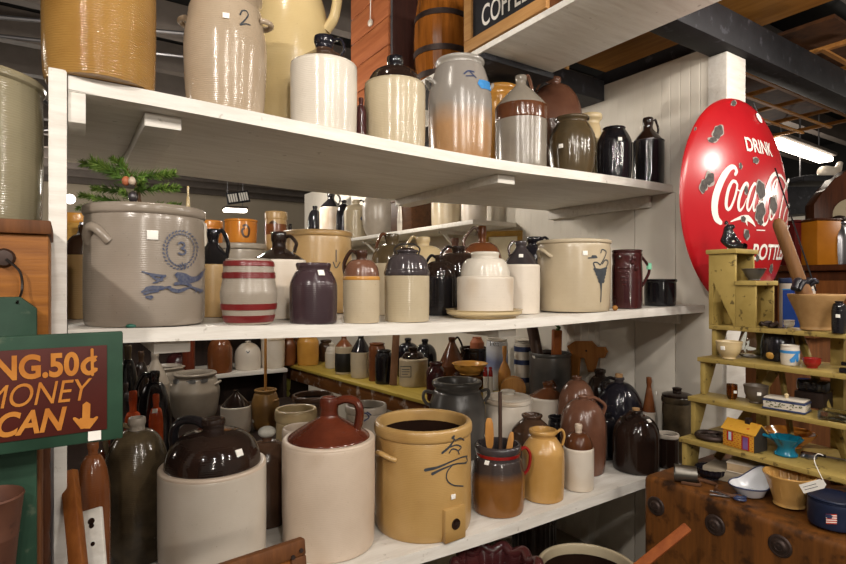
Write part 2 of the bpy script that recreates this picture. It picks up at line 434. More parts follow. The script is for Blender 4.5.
# ------------------------------------------------------------------ vessel shapes: lists of (part, glaze key, profile, smoothing)
def jug(hs=.62, style='cone', nr=.26, nk=.10, ledge=.05, base=.95, lip=1.12, bulge=1.0, nkey='s'):
    def f(R, H):
        hn = H * (1 - nk)
        body = [(0, 0), (base * R * .96, 0), (base * R, .012 * H), (R * .985 * bulge, .10 * H), (R * bulge, .3 * H), (R, (hs - .05) * H), (R, hs * H), (R * (1 - ledge), hs * H + .004)]
        r0, z0, n = R * (1 - ledge), hs * H, R * nr
        if style == 'cone': sh = [(r0, z0), (r0 - .01 * R, z0 + .02 * H), (r0 + (n - r0) * .5, z0 + (hn - z0) * .55), (n * 1.12, hn - .02 * H), (n, hn)]
        elif style == 'dome': sh = [(r0, z0)] + [(n + (r0 - n) * math.cos(t * PI / 2) ** .8, z0 + (hn - z0) * math.sin(t * PI / 2) ** 1.0) for t in (.18, .36, .54, .72, .88)] + [(n, hn)]
        else: sh = [(r0, z0)] + [(n + (r0 - n) * math.cos(t * PI / 2), z0 + (hn - z0) * math.sin(t * PI / 2)) for t in (.15, .3, .45, .6, .75, .9)] + [(n, hn)]
        nz = H * nk
        neck = [(n, hn - .004), (n * .96, hn + .3 * nz), (n * lip, hn + .45 * nz), (n * lip * 1.02, hn + .8 * nz), (n * lip * .95, H), (n * .7, H), (n * .62, H - .3 * nz), (n * .6, hn), (0, hn - .002)]
        return [('body', 'b', sm(body)), ('shoulder', 's', sm(sh)), ('neck', nkey, sm(neck, 1))]
    return f
def crock(rimh=.10, rimo=1.045, taper=.97, wall=.09, foot=.96, belly=1.0, rkey='b'):
    def f(R, H):
        rh = rimh * H; zi = H - rh
        body = [(0, 0), (foot * taper * R * .97, 0), (foot * taper * R, .012 * H), (taper * R * 1.0, .08 * H), (R * belly, .5 * H), (R * .99, zi - .03 * H), (R * .975, zi)]
        rim = [(R * .97, zi - .002), (R * rimo * .99, zi + .1 * rh), (R * rimo, zi + .3 * rh), (R * rimo, zi + .75 * rh), (R * rimo * .97, H), (R * (1 - wall) * 1.02, H), (R * (1 - wall), H - .2 * rh), (R * (1 - wall), zi)]
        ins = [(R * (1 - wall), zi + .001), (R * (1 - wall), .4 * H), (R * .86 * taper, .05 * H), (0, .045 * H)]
        return [('body', 'b', sm(body)), ('rim', rkey, sm(rim, 2)), ('interior', 'i', sm(ins, 1))]
    return f
def jar(sh=.68, neck=.66, rim=.72, belly=1.0, foot=.9, nz=.12, low=.35, rkey='b'):
    """shouldered jar with an open mouth"""
    def f(R, H):
        body = [(0, 0), (foot * R * .97, 0), (foot * R, .012 * H), (R * (foot * .4 + .6), .12 * H), (R * belly, low * H), (R, sh * H), (R * .94, (sh + .35 * (1 - nz - sh)) * H), (R * (neck + .06), (1 - nz - .015) * H), (R * neck, (1 - nz) * H)]
        z = (1 - nz) * H
        r = [(R * neck, z - .002), (R * neck, z + .3 * nz * H), (R * rim, z + .5 * nz * H), (R * rim * 1.02, z + .8 * nz * H), (R * rim * .97, H), (R * (neck - .08), H), (R * (neck - .1), z)]
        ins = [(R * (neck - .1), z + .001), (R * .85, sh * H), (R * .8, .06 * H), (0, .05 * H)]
        return [('body', 'b', sm(body)), ('rim', rkey, sm(r, 1)), ('interior', 'i', sm(ins, 1))]
    return f
def beehive(nr=.25, nk=.12, sh=.55, base=.9, lip=1.15, fat=1.0):
    """one-piece domed jug"""
    def f(R, H):
        n = nr * R; hn = H * (1 - nk)
        body = [(0, 0), (base * R * .97, 0), (base * R, .01 * H), (R * (base * .3 + .7), .15 * H), (R, .38 * H), (R * .995, sh * H)]
        body += [(n + (R - n) * math.cos(t * PI / 2) ** fat, sh * H + (hn - sh * H) * math.sin(t * PI / 2)) for t in (.2, .4, .6, .8, .93)] + [(n, hn)]
        nz = nk * H
        neck = [(n, hn - .004), (n * .95, hn + .35 * nz), (n * lip, hn + .5 * nz), (n * lip, hn + .85 * nz), (n * lip * .9, H), (n * .65, H), (n * .6, hn), (0, hn - .002)]
        return [('body', 'b', sm(body)), ('neck', 's', sm(neck, 1))]
    return f
def bowl(foot=.5, lip=1.02, flare=.55, th=.06):
    def f(R, H):
        pr = [(0, 0), (foot * R, 0), (foot * R, .06 * H), (foot * R * .95, .1 * H), (R * (foot * (1 - flare) + flare), .45 * H), (R * .96, .88 * H), (R * lip, .96 * H), (R * lip, H), (R * (lip - th), H), (R * (.9 - th), .8 * H), (R * foot * .9, .2 * H), (0, .16 * H)]
        return [('body', 'b', sm(pr))]
    return f

def ear(t, R, z, az, mat, half=20, out=.028, th=.009, drop=0.0, rise=.0, R2=None):
    """a lug handle lying along the wall of a crock"""
    a0 = math.atan2(vdir(az).y, vdir(az).x); pts = []
    for k in range(13):
        u = k / 12; a = a0 + math.radians(half) * (2 * u - 1); s = math.sin(PI * u)
        rr = R - .004 + out * s ** .6
        pts.append((rr * math.cos(a), rr * math.sin(a), z - drop * (1 - s) + rise * s))
    return mesh('handle', tube(pts, [th * (1.15 if k in (0, 12) else 1) for k in range(13)], 10), mat, t)
def loop(t, az, pts, mat, th=.009, flat=.75, name='handle', seg=10):
    """a strap handle in the upright plane at bearing az: pts are (radius, height)"""
    u = vdir(az); c = cr([(u.x * r, u.y * r, z) for r, z in pts], 6)
    return mesh(name, tube(c, th, seg, flat), mat, t)
def rad_at(parts, z):
    best = 0
    for part in parts:
        if part[0] == 'interior': continue
        pr = part[2]
        for (r0, z0), (r1, z1) in zip(pr, pr[1:]):
            if min(z0, z1) - 1e-6 <= z <= max(z0, z1) + 1e-6 and abs(z1 - z0) > 1e-7:
                best = max(best, r0 + (r1 - r0) * (z - z0) / (z1 - z0))
    return best
class Pot: pass
POTS = []
def pot(name, label, cat, cx, w, yt, S, shape, mats, group=None, H=None, seg=44, wob=None, lift=0.0, **pl):
    X, Y, z, R, d = solve(cx, w, S, **pl)
    z += lift
    if H is None: H = E + (282 - yt) * d / F - z
    q = Pot(); q.R, q.H, q.d, q.X, q.Y, q.z = R, H, d, X, Y, z
    q.t = thing(name, label, cat, (X, Y, z), group)
    q.parts = shape(R, H); q.o = {}; POTS.append(q)
    for p in q.parts:
        mk = mats.get(p[1]) or mats.get('b')
        if p[1] == 'i': mk = mats.get('i', 'inside')
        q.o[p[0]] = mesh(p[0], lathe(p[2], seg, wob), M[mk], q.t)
    return q
def setl(o, s): o['label'] = s; return o
def price(q, px, py, s=.016, name='price_tag'):
    """a small square price sticker where the photograph's pixel falls on the pot"""
    h = hit(q, px, py)
    if not h: return
    p, n = h; up = Vector((0, 0, 1)); sx = up.cross(n).normalized(); uy = n.cross(sx)
    Mx = Matrix((sx, uy, n)).transposed().to_4x4(); Mx.translation = p + n * .0018
    return mesh(name, box(-s / 2, s / 2, -s / 2 * .9, s / 2 * .9, -.0015, .0015, None, .0006, Mx), M['tag'], q.t)
def hit(q, px, py):
    """where a line of sight first meets the pot: point and outward normal in the pot's own space"""
    a, b, r = ray(px); s = (282 - py) / F; d = q.d - q.R
    for _ in range(8):
        zz = E + s * d - q.z; Rr = max(rad_at(q.parts, min(max(zz, .002), q.H - .001)), .004)
        A = a * a + b * b; B = a * q.X + b * q.Y; D = B * B - A * (q.X ** 2 + q.Y ** 2 - Rr * Rr)
        if D < 0: D = 0
        d = (B - math.sqrt(D)) / A
    zz = E + s * d - q.z; p = Vector((a * d - q.X, b * d - q.Y, zz))
    dr = (rad_at(q.parts, min(zz + .004, q.H)) - rad_at(q.parts, max(zz - .004, 0))) / .008
    n = Vector((p.x, p.y, 0)).normalized(); n.z = -dr; n.normalize()
    return p, n
def brush(q, strokes, mat, name='decoration', eps=.0012, nseg=5):
    """painted marks: each stroke ([(px, py), ...], width or widths in px)"""
    bm = bmesh.new()
    for ks, (pts, wd) in enumerate(strokes):
        c = cr([(x, y, 0) for x, y in pts], nseg) if len(pts) > 2 else [Vector((pts[0][0], pts[0][1], 0)).lerp(Vector((pts[1][0], pts[1][1], 0)), k / 4) for k in range(5)]
        P3, N3 = [], []
        for v in c:
            p, n = hit(q, v.x, v.y); P3.append(p); N3.append(n)
        m = len(c); sc = q.d / F
        W = [((wd[0] + (wd[1] - wd[0]) * min(1, 2 * i / m)) if len(wd) == 2 else (wd[0] if i < m * .15 else wd[1] if i < m * .75 else wd[2])) * sc for i in range(m)] if isinstance(wd, (list, tuple)) else wd * sc
        ribbon(P3, N3, W, bm, eps + ks * .00004)
    return mesh(name, bm, mat, q.t, smooth=False)
def jughandle(q, az, nr, zn, rs, zs, out=.1, up=.03, th=.011, mk='s', mats=None, flat=.7):
    R, H = q.R, q.H
    pts = [(nr * R * .85, zn * H), (nr * R + (rs - nr) * R * .5, (zn + up) * H), ((rs + out) * R, (zn * .62 + zs * .38) * H), ((rs + out * .5) * R, (zn * .2 + zs * .8) * H), (rs * R * .97, zs * H - .006)]
    return loop(q.t, az, pts, M[mk], th, flat)

# ================================================================== TOP SHELF
q = pot('crock', 'huge glossy amber crock at the near left end of the top shelf', 'crock', 101, 116, -75, 'T', crock(.08, 1.03, .985), dict(b='amber'), gap=-.045)
q = pot('butter_churn', 'tall putty-coloured stoneware churn with a painted number two', 'churn', 226, 82, -6, 'T', jar(.66, .84, .9, 1.03, .92, .13, .5), dict(b='putty'), gap=.01)
ear(q.t, q.R * .99, q.H * .76, 185, M['putty'], 15, .022, .008); ear(q.t, q.R * .99, q.H * .76, 5, M['putty'], 15, .022, .008)
brush(q, [([(240, 15), (242, 11), (246, 11), (248, 15), (245, 20), (240, 25), (245, 24), (250, 25)], 1.3)], M['inkgrey'])
setl(price(q, 226, 16, .018), 'small white price sticker')
q = pot('stoneware_jug', 'very large butter-yellow jug behind the numbered churn, its top out of view', 'jug', 291, 82, -40, 'T', jug(.46, 'bee', .3, .08, .0), dict(b='butter', s='butter'), gap=.26)
loop(q.t, -10, [(q.R * .5, q.H * .93), (q.R * .95, q.H * .97), (q.R * 1.22, q.H * .86), (q.R * 1.15, q.H * .7), (q.R * .92, q.H * .62)], M['butter'], .022, .8)
q = pot('jug_whisky', 'white jug with brown cone shoulder and ribbed blue-black neck on the top shelf', 'jug', 324, 67, 37, 'T', jug(.69, 'cone', .27, .13, .09, .97), dict(b='white', s='umber', n='blueblack'), gap=.01)
q.t.name = 'stoneware_jug'
mesh('rim_ring', lathe([(q.R * .9, q.H * .69), (q.R * .985, q.H * .69), (q.R * .99, q.H * .70), (q.R * .9, q.H * .705)]), M['white'], q.t)
q.o['neck'].data.materials[0] = M['blueblack']
loop(q.t, -5, [(q.R * .22, q.H * .955), (q.R * .5, q.H * .97), (q.R * .62, q.H * .88), (q.R * .52, q.H * .80)], M['blueblack'], .007)
q = pot('stoneware_jug', 'oatmeal jug with dark brown shoulder and short black neck beside the blue-taped crock', 'jug', 395, 61, 57, 'T', jug(.68, 'dome', .24, .13, .12, .97), dict(b='oat', s='albany'), gap=.012)
q.o['neck'].data.materials[0] = M['black']
mesh('rim_ring', lathe([(q.R * .9, q.H * .68), (q.R * .985, q.H * .68), (q.R * .99, q.H * .69), (q.R * .9, q.H * .695)]), M['oat'], q.t)
q = pot('bottle', 'small maroon glazed bottle between two white-bodied jugs on the top shelf', 'bottle', 361, 11, 98, 'T', beehive(.4, .15, .6), dict(b='ox', s='ox'), gap=.12)
q = pot('stoneware_jar', 'grey stoneware jar with ear handles, blue tape and a tan burnt patch', 'jar', 460, 64, 62, 'T', jar(.62, .72, .76, 1.0, .93, .07, .4), dict(b='grey_blue'), gap=.012)
M['burnt_jar'] = ceramic('burnt_salt_glaze', '94704c', 'a88460', .22, 7, '5a4430', bands=[(q.H * .40, .045, '817b74')]); q.o['body'].data.materials[0] = M['burnt_jar']
ear(q.t, q.R * .86, q.H * .80, 195, M['grey_blue'], 20, .03, .008, .035); ear(q.t, q.R * .86, q.H * .80, 15, M['grey_blue'], 20, .03, .008, .035)
brush(q, [([(464, 74), (468, 71), (474, 72)], 1.4), ([(466, 76), (474, 76)], 1.2), ([(470, 72), (476, 78)], 1.2)], M['cobalt'])
brush(q, [([(480, 84), (486, 85), (490, 87)], 9)], M['tape'], 'tape_strip', .0018)
q = pot('stoneware_jar', 'orange-brown jar mostly hidden behind the blue-taped jar', 'jar', 500, 36, 88, 'T', jar(.75, .9, 1.0, 1, .9, .1), dict(b='ochre'), gap=.25)
q = pot('stoneware_jug', 'cone-topped grey jug with a brown band and looped handle on the top shelf', 'jug', 521, 52, 76, 'T', jug(.66, 'cone', .2, .09, .02, .98), dict(b='greystone', s='greystone'), gap=.012)
mesh('glaze_band', lathe(sm([(q.R * 1.002, q.H * .505), (q.R * 1.012, q.H * .51), (q.R * 1.012, q.H * .60), (q.R * 1.008, q.H * .655), (q.R * .96, q.H * .675)], 1)), M['brown'], q.t)
jughandle(q, 40, .2, .97, .62, .80, .05, .06, .008, 'rosebrown')
q = pot('stoneware_jug', 'large shadowy brown jug behind the banded grey jug', 'jug', 554, 58, 78, 'T', jug(.55, 'bee', .22, .07, .0), dict(b='umber', s='rosebrown'), gap=.20)
jughandle(q, 150, .22, .96, .6, .82, .05, .04, .009, 'rosebrown')
q = pot('stoneware_jar', 'olive-brown glazed jar with a rolled rim and white price sticker on the top shelf', 'jar', 572, 47, 118, 'T', jar(.64, .66, .74, 1.03, .86, .1, .45), dict(b='olive'), gap=.012)
price(q, 561, 146, .02)
q = pot('stoneware_jar', 'pale cream jar just showing its rim behind the olive jar', 'jar', 590, 24, 115, 'T', jar(.7, .8, 1.02, 1, .9, .14), dict(b='sand'), gap=.22)
q = pot('stoneware_jar', 'squat black jar with a sticker between the olive jar and the end jug', 'jar', 614, 36, 128, 'T', jar(.68, .62, .64, 1.0, .92, .05, .4), dict(b='black'), gap=.012)
price(q, 620, 139, .018)
q = pot('stoneware_jug', 'black glazed jug with ringed shoulder at the far right end of the top shelf', 'jug', 648, 33, 118, 'T', jug(.64, 'cone', .30, .16, .08, .97), dict(b='black', s='albany'), gap=.012)
jughandle(q, 0, .3, .95, .62, .72, .03, .02, .008, 'albany')
mesh('rim_ring', lathe([(q.R * .9, q.H * .64), (q.R * 1.01, q.H * .635), (q.R * 1.015, q.H * .65), (q.R * .9, q.H * .66)]), M['gunmetal'], q.t)
price(q, 641, 128, .016)

# ================================================================== MIDDLE SHELF, front row
q = pot('stoneware_crock', 'big grey stoneware crock with cobalt bird and wreathed number three, evergreen inside', 'crock', 146.5, 122, 209, 'M', crock(.085, 1.02, 1.0, .08, .975), dict(b='salt_grey'), gap=-.008)
big3 = q
ear(q.t, q.R * .985, q.H * .80, 247, M["salt_grey"], 15, .015, .012, .035); ear(q.t, q.R * .985, q.H * .80, 67, M["salt_grey"], 15, .015, .012, .035)
S_ = []
for k in range(30):
    a = 2 * PI * k / 30; cx, cy = 180 + 15.2 * math.cos(a), 250 + 17.5 * math.sin(a)
    for dr, rot in ((-1.6, .5), (1.6, -.5)):
        x, y = 180 + (15.2 + dr) * math.cos(a + .04), 250 + (17.5 + dr) * math.sin(a + .04)
        ta = a + PI / 2 + rot
        S_.append(([(x - 1.1 * math.cos(ta), y - 1.1 * math.sin(ta)), (x + 1.1 * math.cos(ta), y + 1.1 * math.sin(ta))], 1.3))
S_ += [([(177.5, 244), (180, 242.5), (183, 243.5), (183.5, 246.5), (180.5, 248.5), (184, 250), (184.5, 253), (181, 254.5), (178, 253)], 1.9)]
for k in range(7): a = 2 * PI * k / 7; S_.append(([(182 + 1.6 * math.cos(a), 266 + 1.6 * math.sin(a)), (182 + 3.4 * math.cos(a), 266 + 3.4 * math.sin(a))], 1.2))
S_ += [([(142, 271.5), (150, 274), (158, 275.5), (165, 276)], (1.2, 2.4)), ([(149, 274), (156, 279), (162, 280)], (1.2, 2.6)), ([(153, 283), (158, 281), (163, 277)], (1.2, 2.2)),
       ([(176, 275), (184, 276), (190, 279), (197, 278), (202, 272), (204.5, 268)], (5.5, 5, 1.2)), ([(178, 279), (186, 280), (193, 281)], (4, 5, 3)),
       ([(142, 292), (150, 288), (160, 288), (170, 287)], (2, 4, 2)), ([(144, 294), (150, 292), (158, 291)], 2.2), ([(146, 297), (152, 297)], (2, 3)), ([(150, 299), (151, 296)], 2),
       ([(168, 287), (172, 290), (178, 291), (184, 289), (190, 287)], (3, 3.4, 2)), ([(174, 284), (180, 283), (186, 284), (190, 286)], 3), ([(190, 287), (195, 289), (200, 291)], (2, 3)),
       ([(194, 292), (197, 289)], 1.6), ([(198, 293), (201, 290)], 1.6), ([(200, 288), (201.5, 292)], 1.5)]
M['stencil'] = paint('stencilled_cobalt', '2b3657', '5d5f69', .3, 160, .05); brush(q, S_, M['stencil'])
price(q, 152.5, 235, .026)
mesh('glaze_chip', ball(hit(q, 131, 326)[0], .008, sub=2, sc=(1.6, 1, .7)), M['teal_chip'], q.t)
# evergreen sprigs standing in the crock
tr = thing('evergreen_sprigs', 'small artificial evergreen with ornaments standing in the grey bird crock', 'plant', (big3.X, big3.Y, big3.z + .045 * big3.H))
hx = lambda x, y, dd=0: P(x, y, d=big3.d + dd) - Vector((big3.X, big3.Y, big3.z + .045 * big3.H))
stem = [Vector((0, 0, 0)), hx(140, 205), hx(133, 180), hx(119, 160)]
mesh('stem', tube(cr(stem, 5), .005, 8), wood('bark', '4a3018', '6a4626', 2), tr)
M['needles'] = paint('fir_needles', '33501c', '648434', .6, 40); M['needles2'] = paint('fir_needles_tip', '6f8c3a', '8fa850', .6, 40)
def sprig(a, b_, rad, seed):
    rn = random.Random(seed); bm = bmesh.new(); a, b_ = Vector(a), Vector(b_); L = (b_ - a).length; dr = (b_ - a).normalized()
    u = dr.orthogonal().normalized(); v = dr.cross(u)
    for k in range(int(L / .0006)):
        t = rn.random(); c = a.lerp(b_, t); an = rn.random() * 2 * PI
        ln = rad * (1.15 - .45 * t) * (.7 + .5 * rn.random()); e = (u * math.cos(an) + v * math.sin(an)) * .8 + dr * .7
        tip = c + e.normalized() * ln; sd = e.cross(Vector((rn.random(), rn.random(), rn.random()))).normalized() * .0016
        f = [bm.verts.new(c + sd), bm.verts.new(c - sd), bm.verts.new(tip)]; bm.faces.new(f)
    tube([a, b_], .0025, 6, 1, bm); return bm
for i, (p0, p1, rr) in enumerate((((122, 172), (83, 163), .03), ((132, 184), (92, 160), .03), ((128, 178), (174, 174), .03), ((126, 191), (93, 188), .024), ((134, 190), (178, 188), .024),
                                  ((126, 203), (80, 195), .022), ((110, 203), (77, 208), .018), ((150, 206), (180, 205), .018), ((125, 170), (112, 158), .02), ((133, 200), (122, 192), .024), ((138, 188), (143, 181), .02), ((132, 182), (120, 160), .024))):
    z_ = (.05, -.06, .02, .07, -.03, .03, .0, .05, -.04, -.06, -.05, -.02)[i]
    mesh('branch', sprig(hx(*p0, z_ * .5), hx(*p1, z_), rr, i), M['needles'], tr, smooth=False)
    mesh('branch_tip', sprig(hx(*p0, z_ * .5).lerp(hx(*p1, z_), .55), hx(*p1, z_), rr * .9, i + 50), M['needles2'], tr, smooth=False)
for (x, y, r, mk) in ((126, 181, .010, 'terracotta'), (132, 181, .009, 'bisque'), (133, 197, .012, 'gunmetal')):
    setl(mesh('ornament', ball(hx(x, y, -.07), r, sub=3, sc=(1, 1, 1.3)), M[mk], tr), {'terracotta': 'orange ornament', 'bisque': 'white ornament', 'gunmetal': 'silver ornament'}[mk])

q = pot('keg', 'small white ceramic keg with four painted red bands on the middle shelf', 'keg', 249, 56, 259, 'M', jar(.55, .84, .83, 1.05, .84, .03, .45), dict(b='grey_tan'), gap=.004)
for z0, z1 in ((.885, .965), (.70, .79), (.225, .315), (.035, .14)):
    pr = [(rad_at(q.parts, q.H * z0) - .001, q.H * z0)] + [(rad_at(q.parts, q.H * (z0 + (z1 - z0) * k / 4)) + .0022, q.H * (z0 + (z1 - z0) * k / 4)) for k in range(5)] + [(rad_at(q.parts, q.H * z1) - .001, q.H * z1)]
    mesh('painted_band', lathe(pr), M['redpaint'], q.t)
q = pot('stoneware_jar', 'matte plum-brown wide-necked jar beside the red-banded keg', 'jar', 313.5, 48, 263, 'M', jar(.63, .7, .73, 1.0, .97, .13, .4), dict(b='plum'), gap=.006)
price(q, 321, 273, .02)
q = pot('stoneware_jug', 'grey-bodied jug with mottled brown glazed top and left-facing handle', 'jug', 361.5, 37, 250, 'M', jug(.62, 'dome', .30, .13, .03, .97), dict(b='beige', s='rosebrown'), gap=.008)
q.o['neck'].data.materials[0] = M['darkbrown']
mesh('glaze_drip', lathe(sm([(q.R * 1.0, q.H * .585), (q.R * 1.012, q.H * .59), (q.R * 1.012, q.H * .62), (q.R * .96, q.H * .64)], 1)), M['ochre'], q.t)
jughandle(q, 180, .3, .95, .86, .60, .08, .03, .009, 'darkbrown')
q = pot('canning_jar', 'yellowish canning jar with a shiny gunmetal dome lid and wire bail', 'jar', 407, 45, 250, 'M', jug(.64, 'dome', .45, .06, .0, .98), dict(b='tan', s='gunmetal'), gap=.008)
q.o['body'].data.materials[0] = M['oat']
mesh('lid_rim', lathe(sm([(q.R * .99, q.H * .635), (q.R * 1.03, q.H * .645), (q.R * 1.04, q.H * .70), (q.R * .9, q.H * .76)], 2)), M['gunmetal'], q.t)
mesh('lid', lathe(sm([(q.R * .42, q.H * .955), (q.R * .40, q.H * 1.0), (q.R * .25, q.H * 1.03), (0, q.H * 1.035)], 2)), M['albany'], q.t)
for s in (0, 180): loop(q.t, s, [(q.R * .5, q.H * .93), (q.R * .56, q.H * 1.02), (q.R * .3, q.H * 1.08), (0, q.H * 1.085)], M['wire'], .003, 1, 'bail_wire', 6)
q = pot('stoneware_jug', 'black jug with a big left handle squeezed behind the bail-lid jar', 'jug', 440, 34, 255, 'M', jug(.62, 'dome', .3, .1, .02, .95), dict(b='black', s='albany'), gap=.28)
jughandle(q, 180, .3, .96, .75, .70, .08, .03, .009, 'black')
# upside-down white jar resting on a plate
pl_ = pot('serving_plate', 'wide tan stoneware plate under the upturned white jar', 'plate', 484, 78, 305, 'M', bowl(.82, 1.0, .9, .05), dict(b='sand'), gap=-.02, H=.032)
q = pot('canning_jar', 'white two-step jar with glossy domed top standing on a tan plate', 'jar', 485, 57, 252, pl_.z + .0075, jug(.60, 'dome', .50, .10, .13, 1.0, 1.0), dict(b='chalk', s='white'), d=pl_.d)
q = pot('stoneware_jug', 'white jug with dark grey cone shoulder right of the plated white jar', 'jug', 521, 38, 241, 'M', jug(.66, 'cone', .28, .09, .05, .98), dict(b='chalk', s='gunmetal'), gap=.115)
jughandle(q, 180, .28, .97, .60, .80, .05, .02, .008, 'darkbrown')
price(q, 521, 256, .018)
q = pot('stoneware_crock', 'wide beige crock with blue-grey cone flower decoration near the dark pitcher', 'crock', 573.5, 74, 241, 'M', crock(.055, 1.02, .975, .06, .98), dict(b='beige'), gap=-.012)
ear(q.t, q.R, q.H * .86, 205, M['beige'], 14, .026, .008, .03); ear(q.t, q.R, q.H * .86, 25, M['beige'], 14, .026, .008, .03)
brush(q, [([(594, 269), (600, 270), (606.5, 268)], (2.5, 2.5)), ([(595.5, 271), (605.5, 271)], 4), ([(596.5, 274), (605, 274)], 4), ([(598, 277.5), (604, 277.5)], 4), ([(599, 281), (603.5, 281)], 4), ([(600.5, 279), (601, 290), (600.5, 302)], (4, 1.2)),
          ([(595, 268), (593.5, 263), (597, 262.5), (600, 265)], 1.3), ([(606, 267), (608, 262), (605, 260), (602, 264)], 1.3), ([(600, 265), (604, 258), (606, 252), (602, 249.5), (600.5, 253)], 1.1), ([(588, 258), (597, 257.5)], 1.2), ([(592, 256.5), (596, 256.5)], 2.4)], M['inkgrey'])
price(q, 585, 253, .02)
q = pot('stoneware_pitcher', 'dark oxblood pitcher with moulded grape relief and taped handle', 'pitcher', 627, 31, 250, 'M', jar(.7, .95, .99, 1.0, .97, .06, .3), dict(b='ox'), gap=.012)
jughandle(q, 0, .95, .86, .98, .38, .55, .03, .009, 'ox')
g_ = bmesh.new()
for r_ in range(5):
    for c_ in range(6 - r_):
        p, n = hit(q, 618.5 + c_ * 2.2 + r_ * 1.1, 268 + r_ * 4.2); ball(p, .0052, g_, 2)
for px_, py_ in ((632, 262), (636, 268), (620, 256), (634, 258)):
    p, n = hit(q, px_, py_); ball(p, .011, g_, 2, (1, 1, 1.3))
mesh('grape_relief', g_, M['ox'], q.t)
_u = vdir(0); _p = Vector((_u.x * q.R * 1.52, _u.y * q.R * 1.52, q.H * .72))
mesh('tape_strip', lathe([(.0105, -.014), (.0115, -.013), (.0115, .013), (.0105, .014)], 14, None, None, tuple(_p)), M['mint'], q.t)
q = pot('stoneware_crock', 'low black glazed crock at the right end of the middle shelf', 'crock', 660, 33, 279, 'M', crock(.12, 1.05, .97), dict(b='black'), gap=.02)
p = P(615, 312, y=FRONT['M'](2.1) + .012); p.z = shz('M', p.x) + .0125
o = mesh('wooden_ball', ball((0, 0, 0), .0115, sub=3), wood('ball_wood', '8a5c2c', 'a5743c', 2), None, p); tag(o, 'little wooden ball at the foot of the dark pitcher', 'ball')

# ---- middle shelf, second and third rows
q = pot('stoneware_jug', 'two-tone brown and tan jug in shadow left of the bird crock', 'jug', 84, 42, 225, 'M', jug(.66, 'bee', .25, .1, 0, .95), dict(b='tan', s='umber'), y=1.98)
q = pot('stoneware_jug', 'tan jug with black cone top and looped handle right of the bird crock', 'jug', 213, 44, 229, 'M', jug(.58, 'cone', .26, .16, .04), dict(b='tan', s='black'), y=1.98)
jughandle(q, 5, .26, .95, .62, .64, .1, .03, .010, 'black')
q = pot('stoneware_jug', 'white jug with broad dark brown cone behind the keg and plum jar', 'jug', 279, 55, 232, 'M', jug(.66, 'cone', .26, .18, .03), dict(b='chalk', s='albany'), y=1.86)
jughandle(q, -5, .26, .93, .6, .78, .06, .02, .009, 'albany')
q = pot('stoneware_crock', 'very wide tan crock with a flat rim behind the plum jar', 'crock', 318, 68, 232, 'M', crock(.07, 1.03, .97), dict(b='tan'), y=2.22)
brush(q, [([(336, 250), (336, 262)], 1.1), ([(333, 262), (336, 268), (340, 262)], 1)], M['inkgrey'])
q = pot('stoneware_jug', 'olive-topped jug with high handle behind the grey-bodied jug', 'jug', 392, 42, 234, 'M', jug(.62, 'dome', .3, .13, .02), dict(b='beige', s='olive'), y=1.95)
jughandle(q, 180, .3, .97, .62, .70, .1, .03, .010, 'brown')
q = pot('stoneware_jug', 'pale tan jug with looped handle behind the bail-lid jar', 'jug', 423, 46, 237, 'M', jug(.6, 'dome', .28, .12, .0), dict(b='sand', s='sand'), y=2.12)
jughandle(q, 180, .28, .97, .62, .72, .1, .03, .010, 'sand')
q = pot('stoneware_jug', 'black-shouldered jug with white sticker behind the upturned white jar', 'jug', 458, 44, 246, 'M', jug(.6, 'dome', .28, .1, .0), dict(b='albany', s='albany'), y=1.92)
jughandle(q, 180, .28, .97, .66, .74, .1, .02, .009, 'albany')
q = pot('glazed_bottle', 'reddish amber cone bottle with two ring handles behind the white jars', 'bottle', 482, 40, 226, 'M', jug(.55, 'dome', .2, .2, .0), dict(b='chestnut', s='chestnut'), y=2.15)
jughandle(q, 180, .2, .93, .62, .62, .3, .05, .011, 'rosebrown')
q = pot('stoneware_jug', 'black jug half hidden left of the beige flower crock', 'jug', 535, 44, 237, 'M', jug(.6, 'dome', .34, .12, .0), dict(b='black', s='blueblack'), y=1.98)
jughandle(q, 0, .34, .97, .66, .74, .1, .02, .010, 'black')
q = pot('stoneware_jug', 'copper-brown jug shadowed behind the black-shouldered jug', 'jug', 455, 28, 238, 'M', beehive(), dict(b='rosebrown', s='rosebrown'), y=2.32)
fr = thing('picture_frame', 'small gold framed picture standing behind the dark-coned white jug', 'picture', (P(503, 240, y=2.36).x, 2.36, shz('M', 1.75) + .001), None, -.9); fr.scale = (1.5, 1, 1.62)
mesh('frame', (lambda b: (box(-.075, .075, -.008, .008, 0, .02, b, .002), box(-.075, .075, -.008, .008, .24, .26, b, .002), box(-.075, -.055, -.008, .008, .02, .24, b, .002), box(.055, .075, -.008, .008, .02, .24, b, .002), b)[-1])(bmesh.new()), paint('gilt', '7a5a22', '94702e', .4, 30), fr)
mesh('picture', box(-.056, .056, -.002, .004, .019, .241), paint('print_paper', 'b8ab8c', 'c8bc9e', .7, 30), fr)
